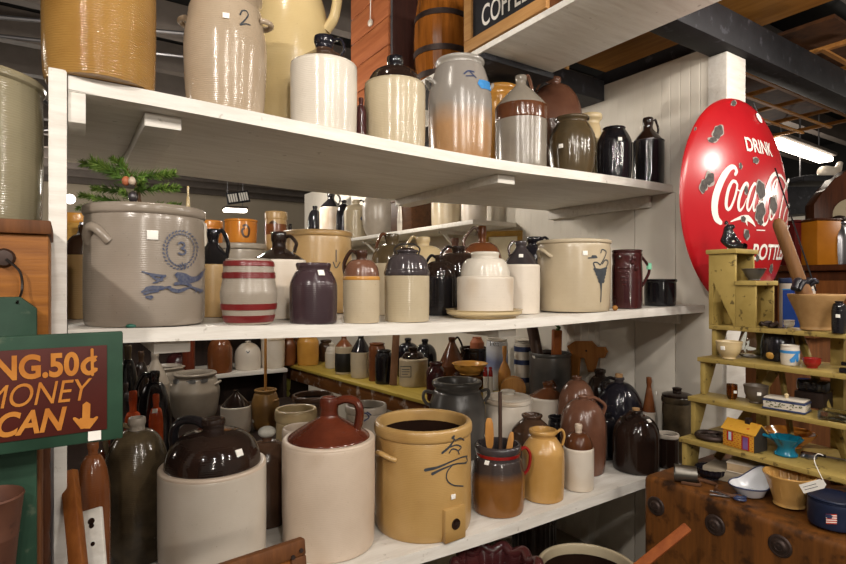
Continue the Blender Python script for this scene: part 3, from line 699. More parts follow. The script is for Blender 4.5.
# ================================================================== LOWER SHELF, front row
q = pot('stoneware_jug', 'smoky dark olive jug with tan cloudy patches at the near left of the lower shelf', 'jug', 137, 68, 417, 'L', beehive(.24, .09, .55, .86, 1.12, .85), dict(b='smoke', s='grey_tan'), yb=571)
jughandle(q, 205, .24, .93, .82, .74, .08, .02, .012, 'smoke')
q = pot('stoneware_jug', 'big white jug with glossy dark brown dome and thick looped handle', 'jug', 213.5, 109, 418, 'L', jug(.70, 'dome', .20, .075, .10, .985, 1.1), dict(b='bonewhite', s='albany'), yb=600)
mesh('rim_ring', lathe(sm([(q.R * .90, q.H * .69), (q.R * .995, q.H * .685), (q.R * 1.0, q.H * .703), (q.R * .97, q.H * .713), (q.R * .885, q.H * .71)], 1), 56), M['bisque'], q.t)
loop(q.t, 180, [(q.R * .16, q.H * .955), (q.R * .34, q.H * .985), (q.R * .58, q.H * .985), (q.R * .74, q.H * .945), (q.R * .79, q.H * .88), (q.R * .76, q.H * .81)], M['black'], .018, .75)
price(q, 239, 453, .022)
q = pot('stoneware_jug', 'tall bisque-white jug with brick-red cone top and right-hand strap handle', 'jug', 329, 93, 397, 'L', jug(.72, 'cone', .20, .12, .11, .985, 1.04), dict(b='bisque', s='redbrown'), yb=566)
mesh('rim_ring', lathe(sm([(q.R * .89, q.H * .71), (q.R * .99, q.H * .705), (q.R * 1.0, q.H * .72), (q.R * .96, q.H * .732), (q.R * .87, q.H * .725)], 1), 56), M['bisque'], q.t)
R, H = q.R, q.H
loop(q.t, 0, [(R * .15, H * .965), (R * .35, H * .985), (R * .58, H * .97), (R * .67, H * .91), (R * .65, H * .83), (R * .61, H * .785)], M['redbrown'], .021, .7)
q = pot('stoneware_crock', 'large yellow-tan crock with brushed blue flourish and bunghole on the lower shelf', 'crock', 423, 96, 419, 'L', crock(.115, 1.02, 1.0, .11, .965), dict(b='yellowtan'), yb=546)
ear(q.t, q.R, q.H * .78, 222, M['yellowtan'], 15, .026, .009, .02)
ear(q.t, q.R, q.H * .78, 42, M['yellowtan'], 15, .026, .009, .02)
brush(q, [([(453, 437), (455, 440), (460, 438), (464, 440)], 1.4), ([(454, 440), (449, 447), (442, 453)], (1.8, 2.2)), ([(450, 447), (456, 445), (461, 447), (458, 451)], 1.3), ([(449, 453), (452, 449), (457, 450), (459, 454)], 1.2),
          ([(425, 470), (438, 467), (452, 461), (462, 457), (467, 456)], (3, 1.3)), ([(432, 474), (442, 469), (455, 464), (466, 463)], (2.8, 1.3)), ([(466, 457), (467, 461), (464, 463)], 1.3), ([(453, 464), (447, 472), (447, 480), (453, 485), (463, 486)], 1.2), ([(452, 438), (454, 436)], 2.4)], M['inkgrey'])
price(q, 453, 496.5, .018)
p, n = hit(q, 454, 523); up = Vector((0, 0, 1)); sx = up.cross(n).normalized(); n2 = sx.cross(up)
Mx = Matrix((sx, up, n2)).transposed().to_4x4(); Mx.translation = p
bh = mesh('bung_boss', box(-.046, .046, -.058, .056, -.016, .010, None, .004, Mx), M['yellowtan'], q.t)
mesh('bunghole', lathe(sm([(.0, .0105), (.012, .0105), (.016, .0125), (.019, .0125), (.02, .0)], 1), 24), M['inside'], bh).matrix_local = Mx
crk = q
q = pot('stoneware_pitcher', 'brown-bottomed pitcher with red-banded rim holding wooden utensils', 'pitcher', 498, 54, 443, 'L', jar(.52, .80, .86, 1.0, .94, .20, .3), dict(b='gunmetal'), yb=520)
M['pitcher_dip'] = ceramic('two_tone_dip', '6a4420', '8a5c2c', .14, 6, bands=[(q.H * .55, .02, '3a3230')]); q.o['body'].data.materials[0] = M['pitcher_dip']
mesh('red_band', lathe(sm([(q.R * .80, q.H * .83), (q.R * .835, q.H * .84), (q.R * .84, q.H * .90), (q.R * .85, q.H * .915), (q.R * .8, q.H * .92)], 1)), M['bandred'], q.t)
setl(loop(q.t, 0, [(q.R * .78, q.H * .88), (q.R * 1.02, q.H * .93), (q.R * 1.2, q.H * .82), (q.R * 1.14, q.H * .62), (q.R * .97, q.H * .52)], M['bandred'], .008, .8), 'red handle')
price(q, 487, 463, .018)
ptch = q
def utensil(name, label, cat, tip, foot, rad, mat, blade=None):
    """a tool standing in the pitcher: from its foot inside to its tip pixel"""
    t = thing(name, label, cat, (ptch.X, ptch.Y, ptch.z + ptch.H * .08))
    o0 = Vector((ptch.X, ptch.Y, ptch.z + ptch.H * .08)); a = vdir(foot[0]) * ptch.R * foot[1]; b = P(tip[0], tip[1], d=ptch.d + tip[2]) - o0
    if blade:
        c = a.lerp(b, blade[0]); mesh('handle', tube([a, c], rad, 10), mat, t)
        d = (b - c); u = vdir(0); pts = []
        bm = bmesh.new(); L = d.length; zax = d.normalized(); yax = zax.cross(u).normalized(); xax = yax.cross(zax)
        Mx = Matrix((xax, zax, yax)).transposed().to_4x4(); Mx.translation = c
        poly = [(blade[1] * sx_ * w_, L * y_) for sx_, seq in ((1, ((0.25, 0), (.8, .15), (1, .45), (.9, .8), (.5, .97))), (-1, ((.5, .97), (.9, .8), (1, .45), (.8, .15), (.25, 0)))) for w_, y_ in seq]
        bl = mesh('blade', prism(poly, -.005, .005, None, .002, Mx), mat, t)
        return t, bl
    mesh('shaft', tube([a, b], rad, 12), mat, t); return t, None
M['spoonwood'] = wood('spoon_wood', 'a06c34', 'bd8848', 2, .5); M['darkstick'] = wood('dark_stick', '3a2a22', '54423a', 2, .4)
utensil('wooden_paddle', 'round-headed wooden paddle with a sticker standing in the red-banded pitcher', 'utensil', (489, 417, -.02), (200, .3), .006, M['spoonwood'], (.62, .017))
utensil('stirring_rod', 'straight dark rod standing in the red-banded pitcher', 'utensil', (500, 392, 0), (10, .1), .0075, M['darkstick'])
utensil('wooden_spoon', 'curved pale wooden spoon leaning at the right rim of the red-banded pitcher', 'utensil', (512, 431, .02), (-30, .1), .005, M['spoonwood'], (.55, .012))
q = pot('stoneware_pitcher', 'mustard yellow pitcher with open mouth and small right handle', 'pitcher', 543, 43, 429, 'L', jar(.66, .58, .66, 1.0, .95, .11, .4), dict(b='yellowware'), yb=505)
M['mustard'] = ceramic('mustard_glaze', 'ad8346', 'bd955a', .2, 6, '7a5a30'); q.o['body'].data.materials[0] = M['mustard']; q.o['rim'].data.materials[0] = M['mustard']
loop(q.t, 0, [(q.R * .6, q.H * .94), (q.R * .88, q.H * .99), (q.R * 1.02, q.H * .90), (q.R * .92, q.H * .76)], M['mustard'], .007, .8)
q = pot('stoneware_jug', 'little white jug with brown cone top right of the mustard pitcher', 'jug', 578.5, 31, 424, 'L', jug(.63, 'dome', .22, .13, .07, .98), dict(b='chalk', s='brown'), yb=493)
q.o['neck'].data.materials[0] = M['bisque']
q = pot('stoneware_jug', 'slim rosy brown jug with right shoulder handle behind the little white jug', 'jug', 583, 47, 395, 'L', beehive(.2, .05, .58, .9, 1.2), dict(b='rosebrown', s='rosebrown'), yb=478)
jughandle(q, 0, .2, .96, .86, .72, .10, .0, .012, 'rosebrown')
q = pot('stoneware_jug', 'dark chocolate domed jug with corked neck and price sticker at the shelf end', 'jug', 636, 49, 410, 'L', beehive(.2, .08, .5, .97, 1.15, .75), dict(b='albany', s='albany'), yb=476)
mesh('cork', lathe([(0, 0), (q.R * .15, 0), (q.R * .17, .012), (0, .012)], 16, None, None, (0, 0, q.H - .003)), M['cork'], q.t)
jughandle(q, 215, .2, .97, .62, .86, .08, .02, .009, 'albany')
price(q, 649, 421, .02)

# ------------------------------------------------------------------ lower shelf, rows behind
q = pot('stoneware_jug', 'brown stoneware jug topped by a grey cloth ball between the two big white jugs', 'jug', 267, 46, 434, 'L', beehive(.22, .07, .70), dict(b='umber', s='umber'), y=1.98)
mesh('cloth_stopper', ball((0, 0, q.H + .008), .028, None, 3, (1.15, 1.15, .75)), M['clothball'], q.t)
q = pot('stoneware_crock', 'open cream crock with dark interior behind the brick-red jug', 'crock', 296, 40, 408, 'L', crock(.16, 1.06, 1, .12), dict(b='sand'), y=2.3)
q = pot('stoneware_crock', 'shorter open cream crock nearest the brick-red jug', 'crock', 304, 42, 427, 'L', crock(.16, 1.05, 1, .12), dict(b='bisque'), y=2.02)
q = pot('stoneware_crock', 'dark-lined crock with blue squiggle between the brick-red jug and tan crock', 'crock', 366, 40, 404, 'L', crock(.1, 1.05, 1, .1), dict(b='grey_tan'), y=2.18)
brush(q, [([(361, 416), (365, 413), (369, 417), (364, 421)], 1.3), ([(367, 412), (371, 415)], 1.3)], M['cobalt'])
q = pot('stoneware_jar', 'wide dark grey two-handled pot with flared rim behind the tan crock', 'pot', 457, 56, 380, 'L', jar(.66, .78, .88, 1.0, .85, .13, .45), dict(b='iron_grey'), y=2.22)
loop(q.t, 188, [(q.R * .86, q.H * .84), (q.R * 1.15, q.H * .86), (q.R * 1.22, q.H * .78), (q.R * 1.1, q.H * .70), (q.R * .95, q.H * .68)], M['iron_grey'], .011)
loop(q.t, 8, [(q.R * .86, q.H * .84), (q.R * 1.12, q.H * .86), (q.R * 1.16, q.H * .78), (q.R * .98, q.H * .70)], M['iron_grey'], .011)
q = pot('stoneware_crock', 'white crock with a flat white lid and knob behind the utensil pitcher', 'crock', 508, 47, 398, 'L', crock(.08, 1.03, 1, .1), dict(b='chalk'), y=2.12)
lid = mesh('lid', lathe(sm([(0, q.H - .012), (q.R * .9, q.H - .012), (q.R * .99, q.H + .002), (q.R * .97, q.H + .012), (q.R * .5, q.H + .022), (q.R * .32, q.H + .024)], 2)), M['chalk'], q.t)
mesh('knob', lathe(sm([(q.R * .3, q.H + .018), (q.R * .26, q.H + .028), (q.R * .33, q.H + .042), (0, q.H + .046)], 1)), M['white'], lid)
q = pot('stoneware_jug', 'white jug with a chestnut cone top and finger ring behind the mustard pitcher', 'jug', 548, 40, 382, 'L', jug(.74, 'cone', .24, .09, .07), dict(b='chalk', s='brown'), y=2.13)
jughandle(q, 40, .24, .97, .5, .82, .1, .03, .009, 'brown')
q = pot('stoneware_jar', 'dark brown wide-mouthed jar peeking out behind the mustard pitcher', 'jar', 532, 42, 414, 'L', jar(.64, .44, .5, 1.0, .9, .09), dict(b='umber'), y=1.86)
q = pot('stoneware_jar', 'small black rimmed jar between the mustard pitcher and rosy brown jug', 'jar', 557, 20, 416, 'L', jar(.66, .8, .9, 1.0, .9, .1), dict(b='black'), y=1.86)
q = pot('stoneware_jug', 'glossy rosy brown squat jug behind the slim rosy brown jug', 'jug', 577, 41, 376, 'L', beehive(.2, .05, .48, .9, 1.2), dict(b='rosebrown', s='rosebrown'), y=1.92)
q = pot('stoneware_jug', 'broad blue-black jug with corked neck above the chocolate domed jug', 'jug', 619, 48, 377, 'L', beehive(.2, .07, .5, .9, 1.2), dict(b='gunmetal', s='gunmetal'), y=1.80)
q.o['body'].data.materials[0] = M['blueblack']
mesh('cork', lathe([(0, 0), (q.R * .15, 0), (q.R * .17, .02), (0, .02)], 16, None, None, (0, 0, q.H - .003)), M['cork'], q.t)
jughandle(q, 185, .2, .97, .72, .82, .08, .02, .012, 'black')
q = pot('stoneware_jug', 'black jug neck rising behind the broad blue-black jug', 'jug', 600, 29, 369, 'L', beehive(.36, .1, .5), dict(b='albany', s='albany'), y=1.98)
q = pot('stoneware_jug', 'white-bodied jug with plain brown cone and thick neck against the end wall', 'jug', 649, 14, 377, 'L', jug(.52, 'cone', .36, .14, .03), dict(b='chalk', s='chestnut'), y=1.69)
price(q, 656, 393, .018)
q = pot('lidded_crock', 'dark lidded crock with ochre smudges behind the stepped plant stand', 'crock', 677, 31, 396, 'L', crock(.1, 1.04, .98), dict(b='smoke'), y=1.525)
lid = mesh('lid', lathe(sm([(0, q.H - .01), (q.R * .9, q.H - .01), (q.R * 1.02, q.H), (q.R * 1.0, q.H + .012), (q.R * .3, q.H + .022)], 1)), M['albany'], q.t)
mesh('knob', lathe(sm([(q.R * .3, q.H + .018), (q.R * .28, q.H + .03), (q.R * .36, q.H + .04), (0, q.H + .045)], 1)), M['albany'], lid)
q = pot('stoneware_crock', 'small black crock with a white rim beside the butcher block', 'crock', 668, 22, 433, 'L', crock(.12, 1.04, 1, .12, .96, 1, 'r'), dict(b='albany', r='chalk'), yb=470)
q = pot('stoneware_jug', 'black straight jug between the rosy brown and chocolate jugs', 'jug', 606, 20, 412, 'L', jug(.8, 'dome', .5, .1, .02), dict(b='black', s='black'), y=1.74)

# ================================================================== REAR PLATFORM, TABLE AND SHELF (behind the unit)
RP = .66
rp = thing('rear_platform', 'low dark wooden platform behind the shelving unit crowded with old jars', 'shelf', (0, 0, 0))
mesh('deck', box(-.9, 1.45, 2.52, 4.1, RP - .04, RP, None, .003), M['dark_panel'], rp)
for x_ in (-.86, .3, 1.41):
    for y_ in (2.56, 4.06): mesh('leg', box(x_ - .03, x_ + .03, y_ - .03, y_ + .03, 0, RP - .041, None, .003), M['dark_panel'], rp)
rs = thing('rear_shelf', 'white plank shelf far behind carrying a brown and a white jug', 'shelf', (0, 0, 0))
mesh('plank', box(.1, 1.55, 4.4, 4.95, .80, .83, None, .003), M['shelf'], rs)
mesh('back_panel', box(.1, 1.55, 4.95, 4.98, 0, 1.42, None, .003), M['dark_panel'], rs)
for x_ in (.1, 1.52): mesh('side_panel', box(x_, x_ + .03, 4.42, 4.95, 0, .80, None, .003), M['dark_panel'], rs)
q = pot('stoneware_jug', 'shiny brown domed jug on the far white plank shelf', 'jug', 220, 26, 333, .83, beehive(.2, .09, .5, .96), dict(b='chestnut', s='chestnut'), yb=374)
q = pot('stoneware_jug', 'cream domed jug with tiny heart mark on the far white plank shelf', 'jug', 248, 27, 341, .83, beehive(.18, .06, .45, .94, 1.2), dict(b='chalk', s='chalk'), yb=371)
brush(q, [([(246.5, 351), (248, 353), (249.5, 351)], 1)], M['inkgrey'])
q = pot('stoneware_crock', 'pale crock at the right end of the far white plank shelf', 'crock', 273, 24, 337, .83, crock(.1, 1.03), dict(b='chalk'), yb=369)
# things on the rear platform
q = pot('stoneware_jar', 'grey-tan bellied jar with two lug handles and dark leaf marks', 'jar', 195, 51, 372, RP, jar(.64, .80, .86, 1.0, .7, .11, .55), dict(b='grey_tan'), yb=425)
ear(q.t, q.R * .86, q.H * .80, 200, M['grey_tan'], 16, .03, .009, .02); ear(q.t, q.R * .86, q.H * .80, 5, M['grey_tan'], 16, .03, .009, .02)
brush(q, [([(173, 381), (179, 382)], (1.5, 5, 1.5)), ([(187, 381.5), (193, 382), (196, 381)], (1.5, 4, 1.5)), ([(200, 380.5), (204, 381), (208, 379)], (1.5, 4, 1.5))], M['iron_grey'])
q = pot('stoneware_jug', 'white jug with pointed black cone top behind the big white jug', 'jug', 236, 31, 390, RP, jug(.62, 'cone', .14, .04, .05), dict(b='chalk', s='albany'), yb=436)
q = pot('butter_churn', 'small brown butter churn with its long wooden dasher standing up', 'churn', 265.5, 28, 389, RP, jar(.64, .74, .8, 1.0, .8, .08, .5), dict(b='chestnut'), yb=432)
M['churnb'] = ceramic('churn_brown', '7a5a30', '94703e', .35, 6); q.o['body'].data.materials[0] = M['churnb']; q.o['rim'].data.materials[0] = M['churnb']
ear(q.t, q.R * .9, q.H * .76, -20, M['churnb'], 14, .02, .007, .01)
setl(mesh('dasher', tube([(0, 0, q.H * .3), (0, .0, q.H + .32)], .008, 12), M['spoonwood'], q.t), 'long wooden dasher stick'); price(q, 253, 421, .02)
q = pot('stoneware_crock', 'black-lined dark crock behind the two cream crocks and the brick-red jug', 'crock', 313, 40, 394, RP, crock(.1, 1.04, 1, .1), dict(b='umber'), y=2.78)
q = pot('stoneware_jug', 'matte charcoal jug with left handle beside the red bottles', 'jug', 154, 36, 371, RP, beehive(.3, .1, .5, .88), dict(b='iron_grey', s='black'), y=2.69)
q.o['body'].data.materials[0] = M['blueblack']
jughandle(q, 190, .3, .95, .9, .68, .12, .02, .014, 'black')
q = pot('glazed_bottle', 'taller orange-red bottle next to the green sign', 'bottle', 133, 18, 391, RP, jug(.68, 'dome', .42, .2, .02), dict(b='redglaze', s='redglaze'), y=2.56)
price(q, 131, 422, .02)
q = pot('glazed_bottle', 'shorter orange-red bottle in front of the charcoal jug', 'bottle', 156, 15, 394, RP, jug(.7, 'dome', .4, .14, .02), dict(b='redglaze', s='redglaze'), y=2.50 + .03)
price(q, 155, 411, .02)
q = pot('stoneware_jar', 'squat grey jar with dark mouth behind the bellied lug-handled jar', 'jar', 164, 46, 366, RP, jar(.6, .86, .94, 1, .9, .08), dict(b='grey_tan'), y=4.02)
q = pot('stoneware_jug', 'tan funnel-topped jug far behind the charcoal jug', 'jug', 155, 30, 352, RP, jug(.6, 'cone', .24, .1), dict(b='grey_tan', s='grey_tan'), y=3.6)
q = pot('stoneware_bowl', 'overturned dark brown bowl beside the far white plank jugs', 'bowl', 178, 25, 352, .83, beehive(.3, .04, .5), dict(b='ox', s='ox'), y=4.6)
q = pot('glazed_bottle', 'dark bottle-green jug at the edge of the green sign', 'bottle', 128, 20, 345, RP, beehive(.35, .12, .6), dict(b='black', s='olive'), y=3.0)
q = pot('glazed_bottle', 'second dark jug right of the bottle-green jug', 'bottle', 141, 16, 351, RP, beehive(.35, .12, .6), dict(b='albany', s='umber'), y=3.40)
q = pot('stoneware_jug', 'dark jug half hidden behind the sign below the bottle-green jug', 'jug', 124, 26, 383, RP, beehive(.3, .1, .6), dict(b='gunmetal', s='gunmetal'), y=2.86)
t = thing('wooden_pillar', 'round red-brown wooden post left of the far brown jug', 'post', (P(189, 380, y=4.0).x, 4.02, RP + .001))
mesh('shaft', lathe(sm([(0, 0), (.05, 0), (.05, .02), (.042, .04), (.042, .9), (.05, .93), (0, .94)], 1), 24), wood('post_wood', '4a1e12', '6a2e1a', 2, .4), t)

# the paint-worn table along the partition wall
TZ = .83
TA, TB = P(278, 362, z=TZ), P(447, 407, z=TZ)
tab = thing('side_table', 'long worn brown table with yellow-edged top and turned legs beside the wall', 'table', (0, 0, 0))
M['yellowtop'] = wood('yellow_table_top', 'a98f3a', 'c0a850', 1, .5); M['worn'] = wood('worn_apron', '5a3418', '74481f', 1, .6, 5, .25, 'a8988a')
dv = (TB - TA).normalized()
mesh('tabletop', prism([(TA.x, TA.y), (TB.x, TB.y), (2.08, 2.475), (2.55, 2.475), (2.55, TA.y)], TZ - .022, TZ, None, .003), M['yellowtop'], tab)
nrm_ = Vector((-dv.y, dv.x, 0)) * (1 if -dv.y > 0 else -1)
mesh('apron', beam(TA + nrm_ * .03 + Vector((0, 0, -.077)), TB + nrm_ * .03 + Vector((0, 0, -.077)), .022, .105), M['worn'], tab)
M['legpaint'] = paint('olive_leg_paint', '8a8434', 'a09a48', .5, 20)
for c_ in (TA + nrm_ * .06 + dv * .05, TB + nrm_ * .06 - dv * .06, Vector((2.5, TB.y + .2, TZ)), Vector((2.5, TA.y - .06, TZ))):
    pr = [(0, 0), (.02, 0), (.024, .03), (.016, .1), (.026, .3), (.032, .44), (.02, .47), (.032, .49), (.02, .52), (.032, .54), (.02, .57), (.032, .59), (.036, .66), (.036, .806), (0, .806)]
    mesh('leg', lathe(pr, 20, None, None, (c_.x, c_.y, 0)), M['legpaint'], tab)
def tpot(*a, **k):
    return pot(a[0], a[1], a[2], a[3], a[4], a[5], TZ, *a[6:], **k)
q = tpot('stoneware_jar', 'brown jar at the far left end of the yellow-edged table', 'jar', 289, 14, 337, jar(), dict(b='chestnut'), yb=366)
q = tpot('stoneware_jar', 'dark brown jar touching the yellow jar on the table', 'jar', 298, 12, 338, jar(), dict(b='brown'), yb=363)
q = tpot('stoneware_jar', 'plain yellow jar on the far end of the table', 'jar', 308, 22, 336, jar(.8, .8, .84, 1, .96, .06), dict(b='yellowware'), yb=366)
q = tpot('stoneware_jar', 'dark jar in the shade right of the yellow jar', 'jar', 326, 16, 340, jar(), dict(b='umber'), yb=362)
q = tpot('glazed_bottle', 'small white bottle on the table beside the amber-topped jar', 'bottle', 332, 14, 343, jug(.62, 'dome', .4, .14, .1), dict(b='white', s='white'), yb=369)
q = tpot('stoneware_jug', 'amber-topped jar with a wide black label on the table', 'jug', 344, 18, 334, jug(.68, 'cone', .3, .12), dict(b='beige', s='chestnut'), yb=375)
M['labelblk'] = paint('black_label', '1a1815', '24211d', .4, 20)
mesh('label_band', lathe([(q.R * .99, q.H * .06), (q.R * 1.015, q.H * .07), (q.R * 1.015, q.H * .52), (q.R * .99, q.H * .53)]), M['labelblk'], q.t)
q = tpot('stoneware_jug', 'black cone over grey body jug on the table next to the labelled jar', 'jug', 361, 21, 334, jug(.58, 'cone', .28, .1, .02), dict(b='beige', s='black'), yb=379)
q = tpot('stoneware_jar', 'brown cylinder jar on the table left of the leaning stick', 'jar', 377, 17, 343, jar(.84, .84, .9, 1, .97, .06), dict(b='chestnut'), yb=382)
q = tpot('stoneware_jar', 'black preserve jar right beside the leaning stick', 'jar', 384, 18, 350, jar(.8, .74, .8, 1, .97, .07), dict(b='black'), yb=385)
_p0, _p1 = P(393, 386, z=TZ), None
t = thing('wooden_stick', 'flat wooden stick leaning upright among the jars on the table', 'stick', (_p0.x, _p0.y, TZ + .001))
mesh('stick', beam((0, 0, 0.004), P(397, 322, d=_p0.x * FX + _p0.y * FY + .12) - Vector((_p0.x, _p0.y, TZ)), .05, .014, None, .002, (.3, .8, .3)), wood('stick_wood', '6a4a34', '866248', 2), t)
q = tpot('stoneware_jug', 'small stout grey jug with a stamped label and dark collar on the table', 'jug', 413.5, 29, 347, jug(.70, 'dome', .28, .12, .22, .98), dict(b='beige', s='albany'), yb=388)
h_ = hit(q, 406, 371)
brush(q, [([(400.5, 366.5), (411, 366.5)], .7), ([(400.5, 377), (411, 377)], .7), ([(400.5, 366.5), (400.5, 377)], .7), ([(411, 366.5), (411, 377)], .7), ([(402, 369.5), (409.5, 369.5)], .7), ([(402, 371.8), (409.5, 371.8)], .7), ([(402, 374.2), (408, 374.2)], .7)], M['inkgrey'], 'stamped_label')
q = tpot('stoneware_jar', 'small oxblood jar with a knobbed lid right of the stamped grey jug', 'jar', 436, 20, 362, jar(.7, .6, .66, 1, .9, .1), dict(b='ox'), d=3.30)
q = tpot('stoneware_jug', 'black jug behind the stamped grey jug', 'jug', 408, 24, 338, beehive(), dict(b='blueblack', s='black'), d=4.15)
q = tpot('stoneware_jug', 'second black jug behind the oxblood jar', 'jug', 425, 24, 339, beehive(), dict(b='black', s='black'), d=4.0)
q = tpot('stoneware_jug', 'brown cone-shouldered jug behind the yellow bowl', 'jug', 452, 27, 337, jug(.45, 'cone', .24, .1, .02), dict(b='brown', s='brown'), d=3.68)
jughandle(q, 0, .24, .95, .66, .6, .1, .04, .010, 'albany')
q = tpot('stoneware_crock', 'dark crock holding a terracotta flowerpot behind the yellow bowl', 'crock', 474, 28, 347, crock(.1, 1.03), dict(b='albany'), d=3.80)
cr_ = q
q2 = pot('flowerpot', 'terracotta flowerpot sitting upside down in the dark crock', 'flowerpot', 477, 14, 337, cr_.z + cr_.H * .75, jug(.7, 'cone', .6, .05, .0), dict(b='terracotta', s='terracotta'), d=cr_.d)
q = tpot('stoneware_bowl', 'bright yellow mixing bowl on top of a brown bowl', 'bowl', 470, 34, 363, bowl(.55, 1.04, .6), dict(b='brown'), d=3.42, H=.14)
q = pot('mixing_bowl', 'bright yellow ware bowl with rolled rim above the dark grey pot', 'bowl', 470, 35, 363, q.z + q.H, bowl(.6, 1.04, .6), dict(b='yellowware'), d=3.42)
q = tpot('tea_canister', 'white and blue tea canister behind the salt shakers', 'canister', 497, 22, 339, jar(.9, .9, .94, 1, .98, .04), dict(b='white'), d=3.66)
M['canister'] = ceramic('blue_shaded_canister', 'c8ccd2', 'd4d6d8', .15, 5, bands=[(q.H * .45, .04, '2a4a94'), (q.H * .62, .05, 'ccd0d6')]); q.o['body'].data.materials[0] = M['canister']
p, n = hit(q, 494, 346)
tb = text_bm('Tea', .05, 'CENTER'); up = Vector((0, 0, 1)); sx = up.cross(n).normalized()
Mx = Matrix((sx, up, n)).transposed().to_4x4(); Mx.translation = p + n * .004; bmesh.ops.transform(tb, matrix=Mx, verts=tb.verts[:])
mesh('lettering', tb, M['inkgrey'], q.t, smooth=False)
for cx_, lb in ((485.5, 'salt shaker with red band and lid, left one of the pair'), (490.5, 'salt shaker with red band and lid, right one of the pair')):
    q = tpot('salt_shaker', lb, 'shaker', cx_, 4.8, 367, jug(.7, 'dome', .6, .1, .02), dict(b='white', s='bandred'), d=3.30, group='salt shakers by the tea canister')
q = tpot('wooden_vase', 'slim turned wooden vase in front of the tea canister', 'vase', 504.5, 13, 346, jar(.42, .26, .34, 1.0, .8, .30, .22), dict(b='tan', i='tan'), d=3.42)
for o in q.o.values(): o.data.materials[0] = M['spoonwood']
p_ = P(513, 388, z=TZ + .0)
a_, b_, r_ = ray(513); d_ = 3.34
t = thing('wooden_box', 'arched light wood napkin box on the table corner', 'box', (a_ * d_, b_ * d_, TZ + .001), None, -.7)
arc = [(-.075, 0)] + [(.075 * -math.cos(k * PI / 10), .08 + .055 * math.sin(k * PI / 10)) for k in range(11)] + [(.075, 0)]
RX = Matrix(((1, 0, 0, 0), (0, 0, -1, 0), (0, 1, 0, 0), (0, 0, 0, 1)))
for y_ in (-.04, .04): mesh('end_panel', prism(arc, y_ - .006, y_ + .006, None, .001, RX), M['spoonwood'], t)
mesh('body', prism([(x * .96, y * .97 + .001) for x, y in arc], -.033, .033, None, .001, RX), wood('box_wood', '8a6434', 'a67c44', 1), t)
q = tpot('stoneware_jar', 'blue and white striped canister behind the wooden box', 'canister', 524, 20, 341, jar(.9, .9, .94, 1, .98, .04), dict(b='white'), d=3.47)
for z_ in (.86, .62, .3): mesh('blue_stripe', lathe([(q.R * .9, q.H * (z_ - .05)), (q.R * 1.02, q.H * (z_ - .045)), (q.R * 1.02, q.H * (z_ + .045)), (q.R * .9, q.H * (z_ + .05))]), M['cobalt'], q.t)
mesh('lid', lathe(sm([(0, q.H), (q.R * .9, q.H), (q.R * .94, q.H + .012), (q.R * .3, q.H + .02), (0, q.H + .02)], 1)), M['white'], q.t)
q = pot('stoneware_crock', 'tall charcoal crock holding a rolling pin and greenery behind the white lidded crock', 'crock', 550, 42, 352, 'L', crock(.05, 1.02, 1, .07), dict(b='iron_grey'), y=2.32)
price(q, 534, 357, .02)
dk = q
for nm, lb, cat, f0, tip, rad, mk in (('rolling_pin', 'dark wooden rolling pin leaning out of the tall charcoal crock', 'rolling pin', (200, .3), (531, 322, .0), .034, 'darkstick'), ('carrot_block', 'orange wooden block with green top stuck in the charcoal crock', 'ornament', (20, .3), (557, 330, -.02), .026, 'spoonwood')):
    o0 = Vector((dk.X, dk.Y, dk.z + dk.H * .5)); a = vdir(f0[0]) * dk.R * f0[1]; b = P(tip[0], tip[1], d=dk.d + tip[2]) - o0
    t = thing(nm, lb, cat, o0)
    if nm == 'rolling_pin': mesh('roller', tube([a, a.lerp(b, .97), b], [rad, rad, rad * .8], 20), M[mk], t); mesh('grip', tube([b, b + (b - a).normalized() * .05], rad * .4, 12), M[mk], t)
    else:
        mesh('block', beam(a, b, .05, .05, None, .004), paint('orange_wood', '9a5020', 'b4662c', .5, 20), t)
        mesh('greenery', (lambda bm: [ball(b + Vector((random.uniform(-.015, .015), random.uniform(-.015, .015), .005 + .01 * k)), .012, bm, 1) for k in range(5)] and bm)(bmesh.new()), M['needles'], t)
M['pigwood'] = wood('board_wood', '8a5628', 'ac7238', 2, .5)
def flat(name, label, cat, px, x, mat, th=.018, hole=None):
    """an outline cut from a board standing parallel to the wall"""
    pts = [P(a, b, x=x) for a, b in px]; c = Vector((x, sum(p.y for p in pts) / len(pts), min(p.z for p in pts)))
    b = bmesh.new(); A = [b.verts.new(Vector((0, p.y - c.y, p.z - c.z))) for p in pts]; f = b.faces.new(A)
    r = bmesh.ops.extrude_face_region(b, geom=[f]); bmesh.ops.translate(b, verts=[v for v in r['geom'] if isinstance(v, bmesh.types.BMVert)], vec=(th, 0, 0))
    o = mesh(name, b, mat, None, c, smooth=False); return tag(o, label, cat)
pig = flat('hanging_cutting_board', 'pig-shaped wooden cutting board hung against the white end wall', 'cutting board', [(567, 346), (575, 341), (590, 341), (596, 347), (604, 347), (606, 352), (603, 358), (597, 358), (593, 372), (588, 372), (584, 358), (579, 358), (577, 382), (572, 382), (571, 356)], 2.555, M['pigwood'])

